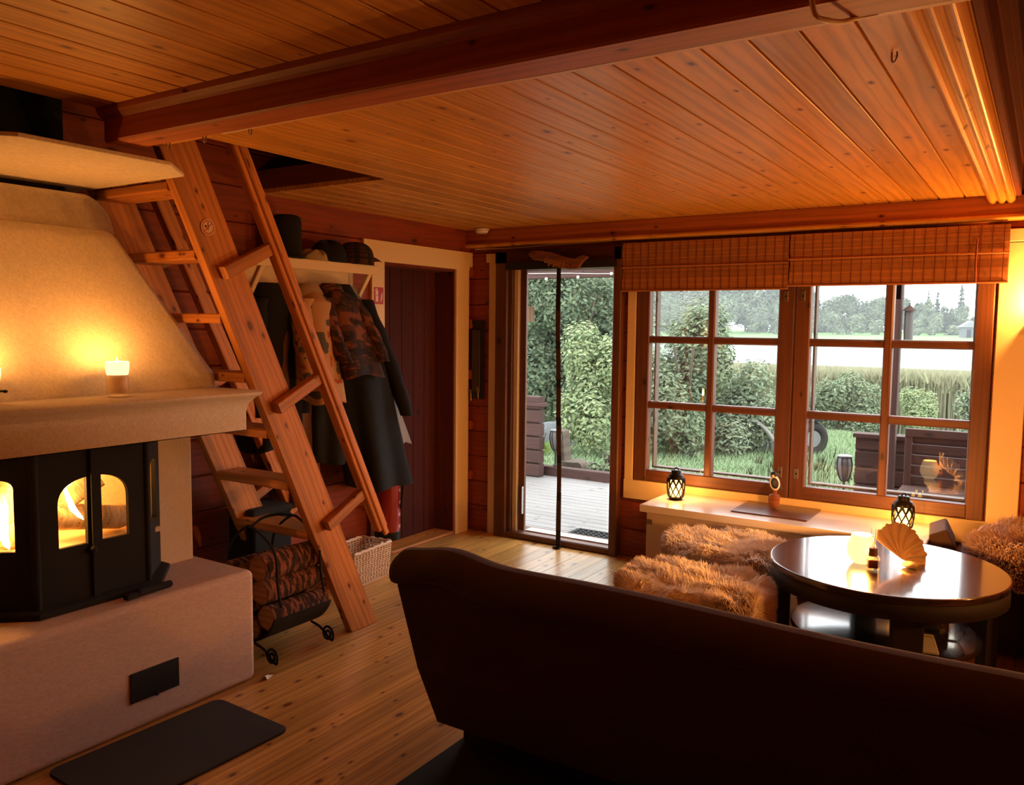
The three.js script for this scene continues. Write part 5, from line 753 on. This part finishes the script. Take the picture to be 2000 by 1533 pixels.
function bush(name, label, cat, p, w, h, d, n, size, mat, seed, group, stems = 5, nl = 12, low = false) {
  const b = thing(name, label, cat, p, 0, group); mesh('foliage', leaves(n, lobesFor(w, h, d, nl, seed, low), size, seed + 1), mat, b); const r = rng(seed + 5);
  const l = []; for (let k = 0; k < stems; k++) { const a = r() * 6.28, q = 0.5 * r(); l.push(tubeG([[0.1 * w * Math.cos(a), -0.12, 0.1 * d * Math.sin(a)], [0.3 * w * q * Math.cos(a), h * 0.3, 0.3 * d * q * Math.sin(a)], [w * q * Math.cos(a), h * 0.72, d * q * Math.sin(a)]], Math.max(0.012, h * 0.008), 8, 5)); } mesh('stems', merged(l), barkM, b); return b;
}
bush('garden_bush', 'big leafy bush filling the left sash', 'bush', [-4.55, -0.45, -11.9], 0.95, 2.35, 0.9, 20000, 0.04, LM.mid, 3);
bush('garden_bush', 'lower bush right of the big bush, behind the middle muntin', 'bush', [-3.9, -0.45, -12.9], 0.95, 1.55, 0.8, 14000, 0.04, LM.pale, 13);
bush('garden_bush', 'light green bush at the right side of the doorway view', 'bush', [-5.75, -0.45, -11.3], 0.8, 2.0, 0.8, 15000, 0.04, LM.light, 23);
bush('garden_tree', 'dark leafy tree in the middle of the doorway view', 'tree', [-7.6, -0.45, -13.9], 1.5, 3.6, 1.3, 22000, 0.05, LM.dark, 33);
bush('garden_tree', 'grey green tree at the left of the doorway view', 'tree', [-8.9, -0.45, -14.6], 1.3, 3.3, 1.3, 18000, 0.05, LM.mid, 43);
bush('garden_tree', 'tall pale tree behind the doorway bushes', 'tree', [-11.5, -0.45, -21], 3.2, 7.5, 2.6, 16000, 0.1, LM.mid, 53);
bush('garden_tree', 'tall tree behind the bushes by the door frame', 'tree', [-15.5, -0.45, -23], 3.2, 7.0, 2.6, 15000, 0.1, LM.mid, 63);
bush('shore_shrub', 'dark green shrub before the reeds in the right sash', 'bush', [-3.25, -0.55, -17], 0.9, 1.25, 0.7, 12000, 0.035, LM.mid, 73); bush('shore_shrub', 'low shrub behind the lawn between the sashes', 'bush', [-4.6, -0.6, -17.5], 0.9, 1.1, 0.7, 9000, 0.035, LM.mid, 83);
bush('shore_shrub', 'small shrub right of the porch post', 'bush', [-2.1, -0.6, -18], 0.65, 1.0, 0.5, 8000, 0.03, LM.light, 93); bush('shore_shrub', 'pale shrub at the right edge of the right sash', 'bush', [-0.95, -0.6, -15.5], 0.45, 1.25, 0.45, 5000, 0.03, LM.pale, 97);
bush('hosta_plant', 'bright large leaved plant on the lawn, seen through the door', 'plant', [-6.35, -0.45, -10.6], 0.42, 0.5, 0.4, 260, 0.13, leafM(0.26, 0.36, 0.10), 103, null, 3, 5);
bush('potted_plant', 'leafy plant in a zinc tub beyond the deck edge', 'plant', [-4.02, -0.12, -8.15], 0.26, 0.34, 0.24, 900, 0.035, LM.mid, 107, null, 3, 6);
{
  const t = thing('zinc_tub', 'round zinc tub beyond the deck edge', 'tub', [-4.02, -0.44, -8.15]); mesh('wall', lathe([[0.21, 0.01], [0.26, 0.30], [0.268, 0.305], [0.262, 0.31], [0.25, 0.30], [0.205, 0.02]], 36), std({ color: lin(0.2, 0.21, 0.21), roughness: 0.5, metalness: 0.3 }), t); mesh('soil', new THREE.CylinderGeometry(0.245, 0.21, 0.25, 30), barkM, t, [0, 0.14, 0]);
  const s = thing('wood_stump', 'carved wooden stump seat beyond the deck edge', 'stump', [-4.55, -0.44, -8.35]), st = std({ map: pineB, color: lin(0.15, 0.12, 0.09), roughness: 0.95 }); mesh('seat', new THREE.CylinderGeometry(0.15, 0.17, 0.42, 14), st, s, [0, 0.21, 0]); mesh('back', rbox(0.09, 0.42, 0.2, 0.03), st, s, [-0.13, 0.56, 0], [0, 0, 0.12]); mesh('log', new THREE.CylinderGeometry(0.07, 0.07, 0.22, 12), st, s, [0.19, 0.36, 0.06], [QY, 0, 0.4]);
  const bl = (label, p, w, h, d, seed) => { const g = new THREE.IcosahedronGeometry(1, 4), P = g.attributes.position; for (let i = 0; i < P.count; i++) { const v = V3().fromBufferAttribute(P, i), k = 1 + 0.35 * (fbm(v.x * 1.4 + 7, v.y * 1.4 + v.z * 1.7 + 9, seed, 4) - 0.5); P.setXYZ(i, v.x * k * w, Math.max(-0.2, v.y * k) * h, v.z * k * d); } g.computeVertexNormals(); tag(mesh('boulder', g, std({ map: rep(spk, 4, 4), color: lin(0.13, 0.14, 0.145), roughness: 1 }), null, p), label, 'boulder'); };
  bl('flat grey boulder on the lawn between the sashes', [-3.86, -0.44, -13.25], 0.55, 0.3, 0.4, 3); bl('grey boulder behind the large leaved plant', [-6.75, -0.44, -11.7], 0.42, 0.4, 0.3, 7); bl('pale boulder at the left of the doorway view', [-7.55, -0.44, -11.6], 0.35, 0.42, 0.3, 11);
  tag(mesh('driftwood_branch', tubeG([[-3.9, -0.1, -12.6], [-3.75, 0.12, -12.6], [-3.55, 0.0, -12.6], [-3.35, -0.26, -12.62]], 0.03, 20, 7), std({ color: lin(0.2, 0.19, 0.17), roughness: 0.9 })), 'pale bare branch leaning over the boulder', 'branch');
  const w = thing('garden_mower', 'black wheeled garden machine at the middle window post', 'mower', [-2.98, -0.43, -13.1], 0.3); mesh('tyre', new THREE.TorusGeometry(0.2, 0.075, 12, 32), M.black, w, [0, 0.275, 0], [0, 0.5, 0]); mesh('hub', new THREE.CylinderGeometry(0.13, 0.13, 0.09, 20), std({ color: lin(0.12, 0.12, 0.12), roughness: 0.5 }), w, [0, 0.275, 0], [QY, 0, -0.5]); mesh('fender', boxG(0.3, 0.05, 0.2, 0, 0.58, 0), M.black, w);
}
{ // grass, reeds: nobody could count them
  const blade = new THREE.BufferGeometry(); { const p = []; for (let k = 0; k < 5; k++) { const a = k * 1.26, x = 0.02 * Math.cos(a), z = 0.02 * Math.sin(a), dx = 0.35 * Math.cos(a + 0.4), dz = 0.35 * Math.sin(a + 0.4), w = 0.012; p.push(x - w * Math.sin(a), 0, z + w * Math.cos(a), x + w * Math.sin(a), 0, z - w * Math.cos(a), x + dx * 0.3, 1, z + dz * 0.3); } blade.setAttribute('position', new THREE.Float32BufferAttribute(p, 3)); blade.computeVertexNormals(); }
  const scatter = (name, label, cat, n, geo, mat, place, seed) => { const r = rng(seed), im = new THREE.InstancedMesh(geo, mat, n), m4 = new THREE.Matrix4(), q = new THREE.Quaternion(), c = new THREE.Color(); for (let i = 0; i < n; i++) { const [x, y, z, w, h] = place(r); q.setFromAxisAngle(V3(0, 1, 0), r() * 6.28); m4.compose(V3(x, y, z), q, V3(w, h, w)); im.setMatrixAt(i, m4); const s = 0.7 + 0.45 * r(); im.setColorAt(i, c.setRGB(s, s * (0.92 + 0.12 * r()), s * 0.9)); } im.name = name; shadows(im); scene.add(im); tag(im, label, cat, null, 'stuff'); };
  scatter('lawn_grass', 'short grass blades over the lawn', 'grass', 26000, blade, leafM(0.26, 0.36, 0.21, false), (r) => { const x = lerp(-9.5, 0.5, r()), z = lerp(-7.95, -17, r()); return [x, groundY(x, z) - 0.005, z, 0.9, 0.05 + 0.07 * r()]; }, 301);
  const reed = new THREE.BufferGeometry(); { const p = []; for (let k = 0; k < 4; k++) { const a = k * 1.57 + 0.3, x = 0.1 * Math.cos(a), z = 0.1 * Math.sin(a), w = 0.014; p.push(x - w, 0, z, x + w, 0, z, x + 0.05 * Math.cos(a), 1, z + 0.05 * Math.sin(a)); p.push(x + 0.03, 0.82, z, x + 0.06, 0.86, z, x + 0.12 * Math.cos(a), 1.02, z); } reed.setAttribute('position', new THREE.Float32BufferAttribute(p, 3)); reed.computeVertexNormals(); }
  scatter('reed_bed', 'pale green reeds along the lake shore', 'reeds', 26000, reed, LM.reed, (r) => { const z = lerp(-19, -29.5, r()), x = lerp(-13, 4, r()) * (z / -24); const b = groundY(x, z) - 0.05; return [x, b, z, 1, 1.53 - 0.0427 * -z - b - 0.45 * r() * r()]; }, 311);
  scatter('tall_weeds', 'tall dark flower stalks beside the deck', 'weeds', 60, reed, leafM(0.05, 0.055, 0.03, false), (r) => { const x = lerp(-2.6, -1.5, r()), z = lerp(-8.2, -9.2, r()); return [x, groundY(x, z) - 0.02, z, 0.25, 0.5 + 0.35 * r()]; }, 321);
}
// ---- far shore
{
  const R = rng(77); const G = 'trees on the far shore', lab = 'pale leafy tree in the forest across the lake';
  const hAt = (x) => { const k = [[-160, 24], [-85, 21], [-70, 18], [-56, 16], [-47, 12.5], [-40, 9.6], [-33, 8.8], [-26, 8], [-18, 7.2], [-10, 6.8], [6, 7.5]]; for (let i = 1; i < k.length; i++) if (x <= k[i][0]) return lerp(k[i - 1][1], k[i][1], (x - k[i - 1][0]) / (k[i][0] - k[i - 1][0])); return 7; };
  for (let x = -118, i = 0; x < 4; i++) { const h = hAt(x) * (0.9 + 0.2 * R()); bush('far_tree', lab, 'tree', [x, 0.3, -214 - 5 * R()], h * 0.40, h, h * 0.24, h > 13 ? 9000 : 4500, h > 13 ? 0.55 : 0.42, R() > 0.4 ? LM.mid : LM.dark, 400 + i * 7, G, 2, 16, true); x += Math.max(3.2, h * 0.42); }
  for (let x = -116, i = 0; x < 2; i++) { const h = hAt(x) * (0.42 + 0.16 * R()); bush('far_bush', 'low leafy bush at the foot of the forest across the lake', 'bush', [x, 0.1, -205 - 3 * R()], Math.max(2.2, h * 0.5), h, 1.8, 1300, 0.34, LM.mid, 700 + i * 5, 'bushes along the far shore', 2, 10, true); x += Math.max(4, h * 0.8); }
  const spruce = (label, x, z, h, w, seed) => { const t = thing('far_spruce', label, 'spruce', [x, 0.4, z]); const r = rng(seed), L = []; for (let k = 0; k < 12; k++) { const y = 0.12 + 0.86 * k / 11; L.push([0, h * y, 0, w * (1.02 - y) + 0.1, h * 0.05, w * (1.02 - y) + 0.1]); } mesh('foliage', leaves(2200, L, 0.3, seed, 0.3), LM.spruce, t); mesh('trunk', new THREE.CylinderGeometry(0.04, 0.22, h * 0.98, 8), barkM, t, [0, h * 0.49 - 0.1, 0]); };
  spruce('tallest spruce above the far forest, right of the twin spruces', -17.2, -216, 12.6, 2.2, 601); spruce('left one of the twin slender spruces above the far forest', -24.2, -218, 10.8, 1.6, 602); spruce('right one of the twin slender spruces above the far forest', -22.4, -219, 11.0, 1.6, 603); spruce('short spruce at the right edge above the far forest', -12.0, -219, 9.2, 1.7, 604);
  const h = thing('lake_hut', 'tiny grey hut on the far shore at the right edge', 'hut', [-14.0, 0.05, -198], 0.3), hw = std({ color: lin(0.11, 0.115, 0.125), roughness: 0.9 }); mesh('walls', boxG(3.2, 2.2, 3, 0, 1.1, 0), hw, h); const rf = new THREE.Shape(); rf.moveTo(-2.1, 0); rf.lineTo(0, 1.4); rf.lineTo(2.1, 0); rf.closePath(); mesh('roof', new THREE.ExtrudeGeometry(rf, { depth: 3.6, bevelEnabled: false }), std({ color: lin(0.17, 0.175, 0.19), roughness: 0.7 }), h, [0, 2.2, -1.8]); mesh('door', boxG(0.8, 1.7, 0.06, -0.4, 0.86, 1.52), M.black, h);
}
scene.traverse((o) => { if (o.isMesh) shadows(o); });
renderer.render(scene, camera);
